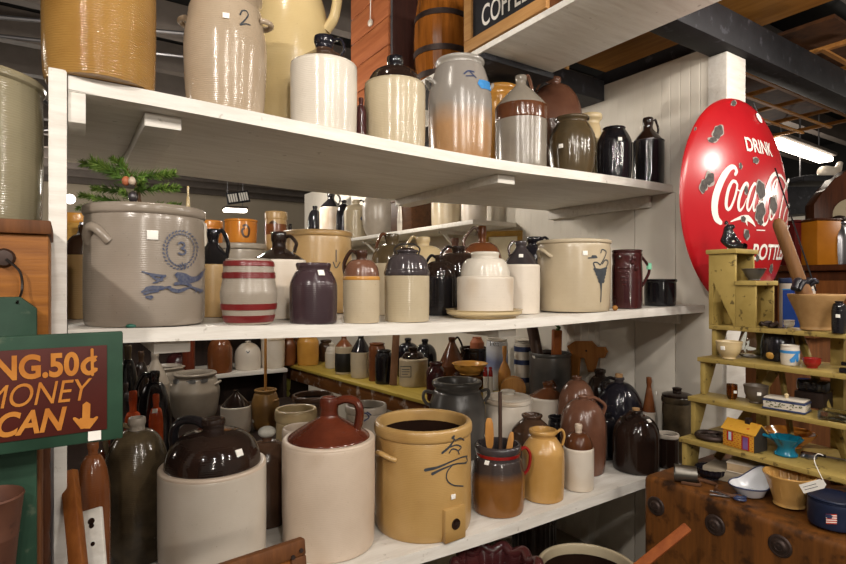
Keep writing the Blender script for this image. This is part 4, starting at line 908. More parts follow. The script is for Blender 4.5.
# ------------------------------------------------------------------ small wall shelf high on the partition
WZ = 1.955
ws = thing('wall_shelf', 'white wall shelf high on the beadboard partition holding dark and white jugs', 'shelf', (0, 0, 0))
mesh('plank', box(2.2, 2.58, 2.75, 6.4, WZ - .03, WZ, None, .003), M['shelf'], ws)
for y_ in (3.2, 4.4, 5.7): mesh('bracket', (lambda b: (box(2.25, 2.58, y_ - .01, y_ + .01, WZ - .055, WZ - .031, b), beam((2.28, y_, WZ - .05), (2.575, y_, WZ - .3), .018, .018, b), b)[-1])(bmesh.new()), M['shelf'], ws)
def wpot(nm, lb, cat, cx, w, yt, sh, mt, x, **k):
    a, b, r = ray(cx); return pot(nm, lb, cat, cx, w, yt, WZ, sh, mt, d=x / a, **k)
wpot('stoneware_jug', 'black jug furthest left on the high wall shelf', 'jug', 315, 15, 206, beehive(.3, .1), dict(b='black', s='black'), 2.42)
q = wpot('stoneware_jug', 'white jug with black cone top on the high wall shelf', 'jug', 331, 23, 193, jug(.7, 'cone', .3, .12, .04), dict(b='chalk', s='black'), 2.38)
jughandle(q, 0, .3, .97, .7, .78, .1, .02, .016, 'black')
q = wpot('stoneware_jug', 'black jug right of the white cone-topped jug on the high wall shelf', 'jug', 344, 16, 200, beehive(.3, .1), dict(b='black', s='black'), 2.36)
q = wpot('stoneware_jug', 'squat beige jug with a blue squiggle on the high wall shelf', 'jug', 356, 24, 200, jug(.72, 'dome', .3, .12, .06), dict(b='oat', s='oat'), 2.34)
jughandle(q, 10, .3, .97, .72, .8, .1, .02, .014, 'albany')
brush(q, [([(363, 216), (361, 219), (365, 222), (363, 226)], 1.4)], M['cobalt'])
q = wpot('stoneware_jar', 'big round grey jar on the high wall shelf', 'jar', 381, 38, 190, jar(.62, .6, .66, 1.0, .7, .08), dict(b='grey_tan'), 2.40)
q = wpot('glazed_bottle', 'slender white bottle between the round grey jar and a brown box', 'bottle', 402, 10, 178, jug(.2, 'cone', .3, .08, .0), dict(b='white', s='white'), 2.32)
a_, b_, r_ = ray(413); d_ = 2.42 / a_
bx = thing('wooden_box', 'dark brown wooden box on the high wall shelf', 'box', (2.40, b_ * d_, WZ + .001))
mesh('carcass', box(-.1, .12, -.16, .16, 0, .26, None, .004), wood('brown_box', '3a2416', '54361f', 1), bx); mesh('lid', box(-.105, .125, -.165, .165, .2605, .275, None, .003), wood('brown_box_lid', '4a2e1a', '64421f', 1), bx)
q = wpot('stoneware_crock', 'pale straight crock under the top shelf on the high wall shelf', 'crock', 446, 30, 185, crock(), dict(b='beige'), 2.40)
q = wpot('stoneware_crock', 'white crock furthest right on the high wall shelf', 'crock', 474, 26, 190, crock(), dict(b='chalk'), 2.40)
mesh('wall_peg', tube([(.03, .0, .2), (-.004, .0, .2)], .006, 8), M['iron'], pig)
# ================================================================== BUTCHER BLOCK
BZ = .833
M['block'] = wood('butcher_block_wood', '442a14', '76481f', 2, .42, 3.2, .35, '2a190e')
blk = thing('butcher_block', 'massive worn brown butcher block with round iron bolt heads', 'butcher block', (0, 0, 0))
bm = box(1.80, 2.44, .25, 1.24, .30, BZ)
bmesh.ops.subdivide_edges(bm, edges=bm.edges[:], cuts=9, use_grid_fill=True)
for v in bm.verts:                        # worn, dished edges
    if v.co.z > BZ - .001:
        v.co.z -= .012 * max(0, 1 - abs(v.co.y - .72) / .3) * (1 - min(1, (v.co.x - 1.8) / .3))
bmesh.ops.bevel(bm, geom=[e for e in bm.edges if len(e.link_faces) == 2 and e.calc_face_angle() > .8], offset=.022, segments=4, profile=.5, affect='EDGES')
mesh('body', bm, M['block'], blk)
for x_ in (1.90, 2.34):
    for y_ in (.35, 1.14): mesh('leg', lathe(sm([(0, 0), (.04, 0), (.045, .04), (.06, .15), (.05, .2), (.07, .301), (0, .301)], 1), 20, None, None, (x_, y_, 0)), M['block'], blk)

for px_, py_ in ((656, 506), (715, 525), (780, 546)):
    p = P(px_, py_, x=1.80)
    Mx = Matrix(((0, 0, -1, p.x), (-1, 0, 0, p.y), (0, 1, 0, p.z), (0, 0, 0, 1)))
    b = lathe(sm([(.034, -.004), (.034, .003), (.028, .006), (.027, .004), (.019, .005), (.017, .010), (.011, .012), (.010, .010), (0, .013)], 1), 28); bmesh.ops.transform(b, matrix=Mx, verts=b.verts[:])
    setl(mesh('bolt', b, M['iron'], blk), 'round iron bolt head with ringed washer')

# ================================================================== STEPPED PLANT STAND
TIER = [(1.95, .960), (2.01, 1.109), (2.076, 1.255), (2.16, 1.378)]; S5, S6 = 1.555, 1.679
Y0, Y1 = 1.19, .40
M['olive_paint'] = paint('olive_yellow_paint', '917c42', 'a58f52', .5, 14, .2, '5e4e2a', 0, 34)
st = thing('plant_stand', 'olive-yellow painted stepped plant stand crowded with small bowls and trinkets', 'plant stand', (0, 0, 0))
for i, (x_, z_) in enumerate(TIER):
    mesh('shelf', box(x_, x_ + (.33, .15, .26, .15)[i], Y1, Y0, z_ - .017, z_, None, .0025), M['olive_paint'], st)
    zb = BZ + .001 if i == 0 else TIER[i - 1][1]
    for yy in (Y0 - .022, .70 if i == 3 else .50):
        poly = [(x_ + .015, zb), (x_ + .015, z_ - .0175), (x_ + .11, z_ - .0175), (x_ + .04, zb)] if i else [(x_ + .015, zb), (x_ + .015, z_ - .0175), (x_ + .12, z_ - .0175), (x_ + .09, zb)]
        mesh('end_panel', prism(poly, yy, yy + .018, None, .002, Matrix(((1, 0, 0, 0), (0, 0, 1, 0), (0, 1, 0, 0), (0, 0, 0, 1)))), M['olive_paint'], st)
for ya, yb_ in ((1.14, .92), (.86, 1.0), (.68, .92)):
    mesh('brace', beam((2.13, ya, .86), (2.29, yb_, 1.355), .012, .03, None, .002), M['olive_paint'], st)
for ya in (1.05, .80, .46): mesh('back_leg', box(2.285, 2.31, ya - .02, ya + .02, BZ + .001, 1.356, None, .002), M['olive_paint'], st)
YZ = Matrix(((0, 0, 1, 0), (1, 0, 0, 0), (0, 1, 0, 0), (0, 0, 0, 1)))
def yz(poly, x0, x1): return prism(poly, x0, x1, None, .0015, YZ)
z4 = TIER[3][1]
mesh('top_board', box(2.15, 2.325, 1.078, 1.197, S6 - .018, S6, None, .002), M['olive_paint'], st)
mesh('step_board', box(2.15, 2.325, 1.006, 1.0845, S5 - .018, S5, None, .002), M['olive_paint'], st)
mesh('side_panel', yz([(1.19, z4), (1.19, S6 - .0185), (1.087, S6 - .0185), (1.087, z4), (1.092, z4), (1.172, 1.555), (1.174, z4)], 2.16, 2.175), M['olive_paint'], st)
mesh('side_panel', box(2.16, 2.175, 1.014, 1.0865, z4, S5 - .0185, None, .0015), M['olive_paint'], st)
mesh('back_panel', box(2.30, 2.312, 1.087, 1.19, z4, S6 - .0185, None, .0015), M['olive_paint'], st)
mesh('back_panel', box(2.30, 2.312, 1.014, 1.0865, z4, S5 - .0185, None, .0015), M['olive_paint'], st)
mesh('end_board', box(2.1755, 2.2995, 1.176, 1.19, z4, S6 - .0185, None, .0015), M['olive_paint'], st)

def sp(nm, lb, cat, cx, w, yt, z, sh, mt, **k): return pot(nm, lb, cat, cx, w, yt, z, sh, mt, **k)
# --- tier 4, step and top
def figurine():
    o = Vector((2.225, 1.135, S6 + .0008))
    t = thing('animal_figurine', 'glossy black animal figurine sitting upright on top of the plant stand', 'figurine', o)
    bm = bmesh.new(); me = bpy.data.meshes.new('body')
    vs = [(0, .018, .022), (0, .012, .05), (0, .008, .08), (0, .010, .096), (0, -.012, .104),          # haunch, chest, neck, head, muzzle
          (0, -.018, .016), (0, -.05, .012), (.014, -.045, .008), (-.014, -.02, .008), (.012, -.012, .05), (.012, -.03, .010)]
    ed = [(0, 1), (1, 2), (2, 3), (3, 4), (0, 5), (5, 6), (5, 7), (0, 8), (1, 9), (9, 10)]
    me.from_pydata(vs, ed, []); ob = link(bpy.data.objects.new('body', me)); ob.parent = t
    ob.modifiers.new('skin', 'SKIN'); s = ob.modifiers.new('sub', 'SUBSURF'); s.levels = s.render_levels = 2
    rad = (.024, .020, .016, .019, .011, .016, .010, .008, .010, .008, .008)
    for k, r in enumerate(rad): me.skin_vertices[0].data[k].radius = (r, r)
    me.skin_vertices[0].data[0].use_root = True; me.materials.append(M['black'])
    dg = bpy.context.evaluated_depsgraph_get(); m2 = bpy.data.meshes.new_from_object(ob.evaluated_get(dg)); ob.modifiers.clear(); ob.data = m2
    lo = min(v.co.z for v in m2.vertices)
    for v in m2.vertices: v.co.z -= lo
    for p in m2.polygons: p.use_smooth = True
    for s in (-1, 1): mesh('ear', lathe([(0, .0), (.007, .0), (.005, .012), (0, .018)], 10, None, None, (s * .012, .014, .108 - lo)), M['black'], t)
    t.rotation_euler = (0, 0, .4); t.scale = (1.15, 1.15, .93)
figurine()
q = sp('stoneware_bowl', 'tiny dark pewter bowl on the upper step of the plant stand', 'bowl', 754, 25, 268.5, S5, bowl(.5, 1.05, .5, .1), dict(b='iron_grey'), d=2.10)
t = thing('chain_coil', 'coiled dark chain lying in the stand compartment under the pewter bowl', 'chain', (2.20, .985, z4 + .001))
mesh('coil', tube([(.026 * math.cos(a) * (1 + .3 * math.sin(5 * a)), .026 * math.sin(a), .008 + .010 * (1 + math.sin(3 * a)) / 2) for a in [2 * PI * k / 40 for k in range(40)]], .007, 8, 1, None, True), M['iron'], t)
q = sp('stacked_saucers', 'little pile of white saucers left of the wooden dough bowl', 'saucer', 789, 12, 314, z4, bowl(.7, 1, .9, .1), dict(b='white'), d=2.05, H=.02)
t_, q0 = q.t, q
mesh('saucer', lathe([(0, q.H), (q.R * .9, q.H + .001), (q.R, q.H + .008), (0, q.H + .006)]), M['white'], q.t)
q.t.name = 'saucer_stack'
q = sp('dough_bowl', 'flared carved wooden bowl on the right of the top long shelf', 'bowl', 816, 60, 294, z4, bowl(.56, 1.0, .28, .07), dict(b='sand'), d=1.93)
q.o['body'].data.materials[0] = wood('carved_bowl', '8a6840', 'a8865a', 0, .5, 2); dbowl = q
t = thing('wooden_pestle', 'long brown wooden pestle leaning out of the flared carved bowl', 'pestle', (q.X, q.Y, q.z + q.H * .25))
o0 = Vector((q.X, q.Y, q.z + q.H * .25)); b = P(777, 219, d=q.d + .04) - o0; a = P(803, 290, d=q.d) - o0
ab = (a - b).normalized()
mesh('club', tube(cr([b, b.lerp(a, .15), b.lerp(a, .6), a, a + ab * .03], 4), [.010, .016, .019] + [.021] * 9 + [.026] * 3 + [.029] * 2, 16), wood('pestle_wood', '5a3c22', '7c5630', 2, .5), t)
t = thing('black_glove', 'crumpled black leather piece draped in the flared carved bowl', 'glove', (q.X, q.Y, q.z + q.H * .86))
gl = bmesh.new()
for k in range(4):
    p0 = P(794 + k * 4, 289 + (k % 2), d=q.d - .05 + .02 * k) - Vector((q.X, q.Y, q.z + q.H * .86)); p1 = P(800 + k * 6, 280 + 2 * (k % 2), d=q.d) - Vector((q.X, q.Y, q.z + q.H * .86))
    tube(cr([p0, p0.lerp(p1, .5) + Vector((0, 0, .012)), p1], 5), [.011] * 4 + [.013] * 4 + [.010] * 3, 10, .8, gl)
mesh('glove', gl, paint('black_leather', '141318', '1e1d24', .35, 30, .4), t)
t = thing('metal_rod', 'thin black rod slanting from the carved bowl past the round red sign', 'rod', (q.X, q.Y, q.z + q.H * .8))
o0 = Vector((q.X, q.Y, q.z + q.H * .8)); mesh('rod', tube([P(816, 291, d=q.d + .03) - o0, P(775, 168, d=q.d + .10) - o0], .0028, 8), M['black'], t)
q = sp('padlock', 'small black box with a pale label at the right end of the top long shelf', 'box', 839, 16, 301, z4, jug(.7, 'dome', .5, .06, .05), dict(b='black', s='black'), d=1.82)
q.t.name = 'black_tin'; setl(price(q, 838, 316, .012), 'pale paper label')
# --- tier 3
z3 = TIER[2][1]
q = sp('cream_bowl', 'cream footed bowl with a price sticker at the left of the second long shelf', 'bowl', 729, 28, 341, z3, bowl(.5, 1.0, .75, .06), dict(b='sand'), d=2.085); price(q, 723, 348, .016)
lt = thing('glass_lantern', 'clear faceted glass lantern chimney beside the cream footed bowl', 'lantern', (2.25, 1.068, z3 + .001))
M['clear'] = glass('clear_glass', 'eef2f0', .04)
mesh('chimney', lathe([(.036, .0), (.050, .012), (.056, .035), (.034, .115), (.030, .12), (.028, .12), (.032, .113), (.053, .035), (.047, .014), (.034, .003)], 8), M['clear'], lt)
mesh('foot', lathe([(0, 0), (.03, 0), (.03, .004), (0, .004)], 16), M['steel'], lt)
o = mesh('darning_ball', ball((0, 0, .0225), .0225, None, 3), paint('yellow_wood', 'b0823a', 'c89a4c', .4, 12), None, P(772.5, 361, z=z3)); tag(o, 'small yellow ball next to the blue-striped white cup', 'ball')
o.location.z = z3 + .001
q = sp('striped_cup', 'white cup with a blue stripe and blue triangle on the second long shelf', 'cup', 790, 20, 345, z3, jar(.84, .92, .98, 1, .92, .08), dict(b='white', i='white'), d=1.93)
mesh('blue_stripe', lathe([(rad_at(q.parts, q.H * .66) - .001, q.H * .60), (q.R * 1.012, q.H * .605), (q.R * 1.012, q.H * .74), (q.R * .99, q.H * .745)]), M['tape'], q.t)
brush(q, [([(792, 361), (796, 355)], (5, 3)), ([(797, 361), (797, 354)], 3)], M['tape'], 'blue_triangle')
q = sp('cast_iron_kettle', 'black rounded iron pot behind the blue-striped cup', 'pot', 778, 36, 327, z3, beehive(.5, .1, .4), dict(b='black', s='black'), d=2.045)
q = sp('red_dish', 'shallow red glass dish right of the blue-striped cup', 'dish', 812, 20, 358, z3, bowl(.6, 1, .8, .1), dict(b='bandred'), d=1.86)
t = thing('black_stapler', 'black metal gadget at the right edge of the second long shelf', 'tool', (2.12, .672, z3 + .001), None, .25)
mesh('body', box(-.02, .02, -.06, .06, 0, .016, None, .004), M['black'], t); mesh('arm', beam((0, -.06, .022), (0, .055, .03), .022, .012, None, .003), M['black'], t)
# --- tier 2
z2 = TIER[1][1]
q = sp('amber_tumbler', 'small amber glass tumbler at the left of the third long shelf', 'glass', 732, 11.5, 384, z2, jar(.9, .94, 1, 1, .66, .04), dict(b='ochre', i='ochre'), d=2.04); M['amberglass'] = glass('amber_glass', 'c89040', .05)
for o in q.o.values(): o.data.materials[0] = M['amberglass']
price(q, 735, 392, .011)
q = sp('stoneware_bowl', 'deep grey-brown bowl with a white sticker left of the floral dish', 'bowl', 756, 26, 385, z2, bowl(.55, 1.0, .8, .07), dict(b='umber'), d=1.98); price(q, 759, 394, .013)
q.o['body'].data.materials[0] = M['grey_tan']; M['greybrown'] = ceramic('greybrown', '4a4038', '64584a', .4, 12); q.o['body'].data.materials[0] = M['greybrown']
t = thing('butter_dish', 'white and blue rectangular ceramic dish painted with sprigs', 'dish', (2.065, .868, z2 + .001), None, .12)
mesh('base', box(-.034, .034, -.062, .062, 0, .034, None, .004), M['white'], t)
bl = bmesh.new()
for z_ in (.002, .030): box(-.0355, .0355, -.0635, .0635, z_, z_ + .006, bl, .0015)
mesh('blue_border', bl, M['cobalt'], t)
ld = mesh('lid', box(-.033, .033, -.061, .061, .0372, .0435, None, .003), M['white'], t)
mesh('knob', lathe(sm([(0, .0435), (.007, .0435), (.005, .049), (.009, .055), (0, .06)], 1), 14), M['sand'], ld)
fl = bmesh.new(); rn = random.Random(3)
for k in range(26):
    y = rn.uniform(-.054, .054); z = .0105 + rn.random() * .017; a = rn.random() * PI
    ribbon([Vector((-.0342, y - .004 * math.cos(a), z - .003 * math.sin(a))), Vector((-.0342, y, z + .001)), Vector((-.0342, y + .004 * math.cos(a), z + .003 * math.sin(a)))], [Vector((-1, 0, 0))] * 3, [.0012, .0035, .0012], fl)
for k in range(10):
    x = rn.uniform(-.027, .027); z = .0105 + rn.random() * .017
    ribbon([Vector((x - .003, -.0622, z)), Vector((x, -.0622, z + .001)), Vector((x + .003, -.0622, z))], [Vector((0, -1, 0))] * 3, [.0012, .0035, .0012], fl)
mesh('painted_sprigs', fl, paint('sprig_green', '3a4a2a', '5c5a30', .4, 90), t, smooth=False)
t = thing('black_tin', 'black oval tin behind the floral dish on the third long shelf', 'tin', (2.215, .845, z2 + .001), None)
mesh('body', lathe(sm([(0, .055), (.036, .055), (.04, .06), (.04, .09), (.036, .095), (0, .096)], 1), 32, lambda a, z: 1.25 if abs(math.sin(a)) > .5 else 1.0), M['black'], t)
mesh('stand', box(-.04, .04, -.045, .045, 0, .054, None, .003), M['dark_panel'], t)
t = thing('glass_dish', 'small rectangular cut-glass dish at the right of the third long shelf', 'dish', (2.05, .71, z2 + .001), None, .1)
bm = bmesh.new()
box(-.03, .03, -.05, .05, 0, .006, bm, .002)
for s in (-1, 1): box(s * .03 - .003, s * .03 + .003, -.05, .05, .006, .03, bm, .001); box(-.027, .027, s * .048 - .003, s * .048 + .003, .006, .03, bm, .001)
mesh('dish', bm, M['clear'], t)
# --- tier 1
z1 = TIER[0][1]
t = thing('iron_trivet', 'round brown iron trivet at the left end of the lowest stand shelf', 'trivet', (2.03, 1.105, z1 + .001))
mesh('ring', tube([(.050 * math.cos(a), .050 * math.sin(a), .011) for a in [2 * PI * k / 40 for k in range(40)]], .0105, 10, 1, None, True), M['iron'], t)
mesh('spokes', (lambda b: [beam((.042 * math.cos(a), .042 * math.sin(a), .011), (-.042 * math.cos(a), -.042 * math.sin(a), .011), .008, .008, b) for a in (0, 1.05, 2.09)] and b)(bmesh.new()), M['iron'], t)
hs = thing('tin_house', 'yellow and red printed tin house bank with a dark pitched end', 'toy house', (2.02, .985, z1 + .001), None, -.12); hs.scale = (1.17, 1.14, 1.2)
mesh('walls', box(-.03, .03, -.05, .05, 0, .052, None, .0015), paint('tin_yellow', 'c08a2c', 'cc9838', .35, 30), hs)
mesh('end_walls', prism([(-.03, .0), (-.03, .052), (0, .076), (.03, .052), (.03, 0)], -.0512, -.0505, None, 0, RX), paint('tin_dark', '2c2a28', '38342f', .4, 20), hs)
XZ = Matrix(((1, 0, 0, 0), (0, 0, 1, 0), (0, 1, 0, 0), (0, 0, 0, 1)))
mesh('end_wall', prism([(-.03, .0), (-.03, .052), (0, .076), (.03, .052), (.03, 0)], -.0525, -.0502, None, 0, XZ), bpy.data.materials['tin_dark'], hs)
bpy.data.objects.remove(bpy.data.objects['end_walls'])
M['tinroof'] = paint('tin_roof', 'b8862a', 'c49436', .4, 60, .1, 'a03418', 0, 60)
mesh('roof', prism([(-.034, .050), (0, .079), (.034, .050), (.030, .049), (0, .0745), (-.030, .049)], -.0545, .0545, None, 0, XZ), M['tinroof'], hs)
setl(mesh('chimney', box(-.007, .007, -.022, -.006, .070, .09, None, .001), M['iron'], hs), 'dark chimney')
M['tinred'] = paint('tin_red', '9a1e1a', 'ae2a20', .4, 20); M['tinblue'] = paint('tin_blue', '9fb4c8', 'b4c4d2', .4, 20); M['tinpurple'] = paint('tin_purple', '6a4a7c', '84609a', .4, 20)
xf = -.0302
for y0, y1, za, zb, mk, nm in ((.036, .016, .018, .046, 'tinred', 'shutters'), (.030, .021, .020, .044, 'tinblue', 'window'), (-.012, -.036, .002, .042, 'tinred', 'door_frame'), (-.016, -.032, .004, .039, 'tinpurple', 'door')):
    dz_ = .0006 if mk in ('tinblue', 'tinpurple') else 0
    mesh(nm, box(xf - .0008 - dz_, xf, min(y0, y1), max(y0, y1), za, zb), M[mk], hs)
bk = bmesh.new()
for r_ in range(8):
    for c_ in range(9): box(xf - .0004, xf, -.048 + c_ * .011 + (r_ % 2) * .004, -.043 + c_ * .011 + (r_ % 2) * .004, .003 + r_ * .006, .0045 + r_ * .006, bk)
mesh('brick_print', bk, M['tinred'], hs)
q = sp('mixing_bowl', 'wide yellow-orange bowl behind the turquoise glass hen on the lowest stand shelf', 'bowl', 789, 56, 431, z1, bowl(.45, 1.0, .6, .05), dict(b='orangeglaze'), d=1.95)
gh = thing('glass_dish', 'turquoise pressed-glass dish with flared ruffled rim and foot', 'dish', P(778, 456, z=z1) + Vector((.03, -.012, .001)))
M['aqua'] = glass('turquoise_glass', '1f8fb0', .08); M['aqua'].node_tree.nodes['Principled BSDF'].inputs['Transmission Weight'].default_value = .55
mesh('vessel', lathe(sm([(0, 0), (.03, 0), (.032, .005), (.022, .016), (.024, .03), (.042, .052), (.044, .056), (.040, .054), (.02, .032), (0, .026)], 1), 48, lambda a, z: 1 + .08 * math.sin(8 * a) * (z > .03) + .02 * math.sin(24 * a)), M['aqua'], gh)
gh.scale = (1.12, 1.12, 1.12); mesh('handle', tube(cr([(-.01, .035, .045), (-.02, .056, .052), (-.025, .068, .047)], 5), .005, 8), M['aqua'], gh)
t = thing('silver_trinkets', 'crumpled silver trinket by the white hanging tag', 'trinket', P(806, 459, z=z1) + Vector((.02, .0, .001)))
mesh('brooch', lathe([(0, .0), (.022, .0), (.024, .006), (.014, .014), (0, .012)], 20, lambda a, z: 1 + .18 * math.sin(6 * a)), M['steel'], t)
t = thing('table_knife', 'dark steel knife lying toward the right end of the lowest stand shelf', 'knife', P(835, 461, z=z1) + Vector((.02, 0, .001)), None, -1.3)
mesh('blade', box(-.03, .06, -.006, .006, .003, .0045, None, .0005), M['steel'], t); mesh('grip', box(-.10, -.03, -.008, .008, 0, .009, None, .003), M['black'], t)
# hanging tag tied to the lowest shelf
tg = thing('hanging_tag', 'white paper tag hanging by a string from the lowest stand shelf', 'tag', P(818, 455, x=1.945))
tc = P(813, 486, x=1.86) - P(818, 455, x=1.945); ax = Vector((0, -1, .62)).normalized()
mesh('string', tube(cr([(.01, -.01, .0), (-.004, 0, .004), (-.004, .008, -.02), tc + ax * .034], 6), .0013, 6), M['tag'], tg)
Mx = Matrix((ax, Vector((1, 0, 0)).cross(ax) * -1, Vector((1, 0, 0)))).transposed().to_4x4(); Mx.translation = tc
mesh('card', prism([(-.036, -.013), (.026, -.013), (.036, -.006), (.036, .006), (.026, .013), (-.036, .013)], -.0008, .0008, None, 0, Mx), M['tag'], tg)
ln = bmesh.new()
for y_ in (-.005, .003): box(-.028, .012, y_, y_ + .0015, -.0012, -.0009, ln)
bmesh.ops.transform(ln, matrix=Mx, verts=ln.verts[:]); mesh('pen_lines', ln, M['inkgrey'], tg)

# ------------------------------------------------------------------ on the block
t = thing('tin_cup', 'dull metal cup lying on its side at the left of the butcher block', 'cup', P(681, 484, z=BZ) + Vector((.03, 0, .031)), None)
cup = lathe([(0, -.035), (.028, -.035), (.0285, -.03), (.030, .035), (.031, .037), (.029, .037), (.0265, -.03), (0, -.031)], 28)
bmesh.ops.transform(cup, matrix=Matrix.Rotation(2.2, 4, 'Z') @ Matrix.Rotation(PI / 2, 4, 'Y') , verts=cup.verts[:]); mesh('cup', cup, paint('dull_pewter', '5a5650', '6e6a63', .35, 14, .1, None, .85), t)
q = sp('fluted_pan', 'dark navy fluted tart pan under the lowest stand shelf', 'pan', 711, 33, 467, BZ, bowl(.66, 1.0, .8, .06), dict(b='blueblack'), yb=482, wob=lambda a, z: 1 + .035 * math.sin(18 * a), seg=108)
t = thing('wooden_box', 'flat weathered grey-white box on the block beneath the lowest stand shelf', 'box', (2.035, 1.03, BZ + .001), None, .15)
mesh('carcass', box(-.06, .06, -.085, .085, 0, .04, None, .003), wood('weathered', '8a7e6c', 'a69a86', 1), t)
t2 = thing('paper_book', 'old cream book with a torn cover lying on the weathered box', 'book', (2.03, .975, BZ + .042), None, .22)
mesh('pages', box(-.045, .045, -.058, .058, .003, .03, None, .002), paint('old_pages', 'b49a78', 'c4ac8a', .8, 40), t2)
mesh('cover', box(-.047, .047, -.06, .06, 0, .003, None, .001), paint('pale_cover', 'c8bcaa', 'd4cab8', .7, 12), t2); mesh('cover', box(-.047, .047, -.06, .06, .0302, .0335, None, .001), bpy.data.materials['pale_cover'], t2)
en = thing('enamel_dish', 'white enamel dish with a high back and dark blue rim on the block', 'dish', P(748, 502, z=BZ) + Vector((.065, .025, .001)), None)
M['enamel'] = ceramic('white_enamel', 'c8ccd2', 'd6d8dc', .12, 4, rings=0)
EU = vdir(15)
def enw(a, z):
    return 1.0
bm = bmesh.new(); seg = 48; prof = [(.0, .0), (.034, .0), (.042, .006), (.058, .034), (.060, .036), (.054, .033), (.04, .012), (0, .008)]
rings = []
for r_, z_ in prof:
    rr = []
    for k in range(seg):
        a = 2 * PI * k / seg; d = Vector((math.cos(a), math.sin(a), 0)); up_ = max(0, d.dot(EU)) ** 2; lip = max(0, d.dot(vdir(190))) ** 6
        f = z_ / .036; rr.append(bm.verts.new((d.x * (r_ + .008 * lip * f) , d.y * (r_ + .008 * lip * f), z_ + .055 * up_ * f * f * (1 if r_ > .045 else 0))))
    rings.append(rr)
for A, B in zip(rings, rings[1:]):
    for k in range(seg): bm.faces.new((A[k], A[(k + 1) % seg], B[(k + 1) % seg], B[k]))
bmesh.ops.remove_doubles(bm, verts=bm.verts[:], dist=1e-5)
rim = [v.co.copy() for v in rings[4] if v.is_valid]
mesh('dish', bm, M['enamel'], en); mesh('blue_rim', tube(rim, .0022, 6, 1, None, True), M['cobalt'], en)
q = sp('jelly_mould', 'tall mustard-yellow ceramic mould with a fluted inside on the butcher block', 'mould', 789, 54, 473, BZ, bowl(.62, 1.02, .3, .07), dict(b='yellowware'), yb=513)
q.o['body'].data.materials[0] = M['mustard']
fl_ = bmesh.new()
for k in range(16):
    a = 2 * PI * k / 16; tube([(q.R * .58 * math.cos(a), q.R * .58 * math.sin(a), q.H * .28), (q.R * .86 * math.cos(a), q.R * .86 * math.sin(a), q.H * .88)], q.R * .085, 8, 1, fl_)
mesh('flutes', fl_, M['mustard'], q.t)
q = sp('navy_tin', 'navy blue oval tin with a small flag sticker at the right of the block', 'tin', 833, 54, 496, BZ, jar(.86, .96, 1.0, 1, .96, .06), dict(b='cobalt', i='cobalt'), yb=532)
M['navy'] = paint('navy_paint', '171d30', '202840', .35, 16); 
for o in q.o.values(): o.data.materials[0] = M['navy']
mesh('lid', lathe([(0, q.H + .003), (q.R * .96, q.H + .002), (q.R * 1.0, q.H - .002), (q.R * .9, q.H - .003)]), M['navy'], q.t)
M['flagred'] = paint('flag_red', 'b03a2a', 'bc4634', .5, 30)
brush(q, [([(826.5, 514.3 + 2.2 * k), (836.5, 514.6 + 2.2 * k)], 1.1) for k in range(5)], M['flagred'], 'flag_stripes', .0016, 4)
brush(q, [([(826.5, 515.4 + 2.2 * k), (836.5, 515.7 + 2.2 * k)], 1.1) for k in range(4)], M['tag'], 'flag_stripes', .0014, 4)
brush(q, [([(827, 516), (831, 516.2)], 4)], M['cobalt'], 'flag_canton', .002, 4)
t = thing('leather_cord', 'coiled brown leather thong on the block before the tart pan', 'cord', P(700, 487, z=BZ) + Vector((.02, 0, .001)))
mesh('thong', tube(cr([(-.05, .05, .005), (-.02, .0, .006), (.02, .03, .008), (.03, -.03, .006), (-.01, -.05, .005), (-.03, -.10, .006), (.0, -.13, .005)], 6), .006, 8, .6), paint('leather', '4a3020', '5e3e28', .6, 20), t)
t = thing('blue_scissors', 'small pair of scissors with blue grips lying beside the enamel dish', 'scissors', P(727, 499, z=BZ) + Vector((.02, .0, .001)), None, -1.1)
for s in (-1, 1):
    mesh('blade', beam((0, 0, .004 + .002 * s), (-.06, .012 * s, .004 + .002 * s), .008, .002), M['steel'], t)
    mesh('grip', tube([(.028 + .016 * math.cos(a), s * .014 + .010 * math.sin(a), .005) for a in [2 * PI * k / 24 for k in range(24)]], .004, 8, 1, None, True), M['cobalt'], t)

# ================================================================== ROUND RED SIGN
SX, SY, SZ, SR, SD = 2.655, 1.312, E + (282 - 203) * 2.535 / F, .487, .09
sg = thing('button_sign', 'large round domed red enamel sign with white script lettering and chips', 'sign', (SX, SY, SZ))
M['signred'] = paint('red_enamel', '980f18', 'a8141d', .28, 3, .05)
def dome(r): return -SD * (1 - (r / SR) ** 2.3)           # y offset (towards -y)
pr = [(0.0, 0)] + [(SR * k / 24, 0) for k in range(1, 25)]
bm = bmesh.new(); seg = 96; rings = []
for k in range(25):
    r = SR * k / 24
    rings.append([bm.verts.new((0, dome(0), 0))] if k == 0 else [bm.verts.new((r * math.cos(2 * PI * i / seg), dome(r) if k < 24 else 0, r * math.sin(2 * PI * i / seg))) for i in range(seg)])
rings.append([bm.verts.new((SR * 1.006 * math.cos(2 * PI * i / seg), .006, SR * 1.006 * math.sin(2 * PI * i / seg)) ) for i in range(seg)])
rings.append([bm.verts.new((SR * .97 * math.cos(2 * PI * i / seg), .010, SR * .97 * math.sin(2 * PI * i / seg)) ) for i in range(seg)])
for A, B in zip(rings, rings[1:]):
    for i in range(seg):
        j = (i + 1) % seg
        bm.faces.new((A[0], B[i], B[j]) if len(A) == 1 else (A[i], B[i], B[j], A[j]))
bm.faces.new(rings[-1]); mesh('face', bm, M['signred'], sg, ang=60)
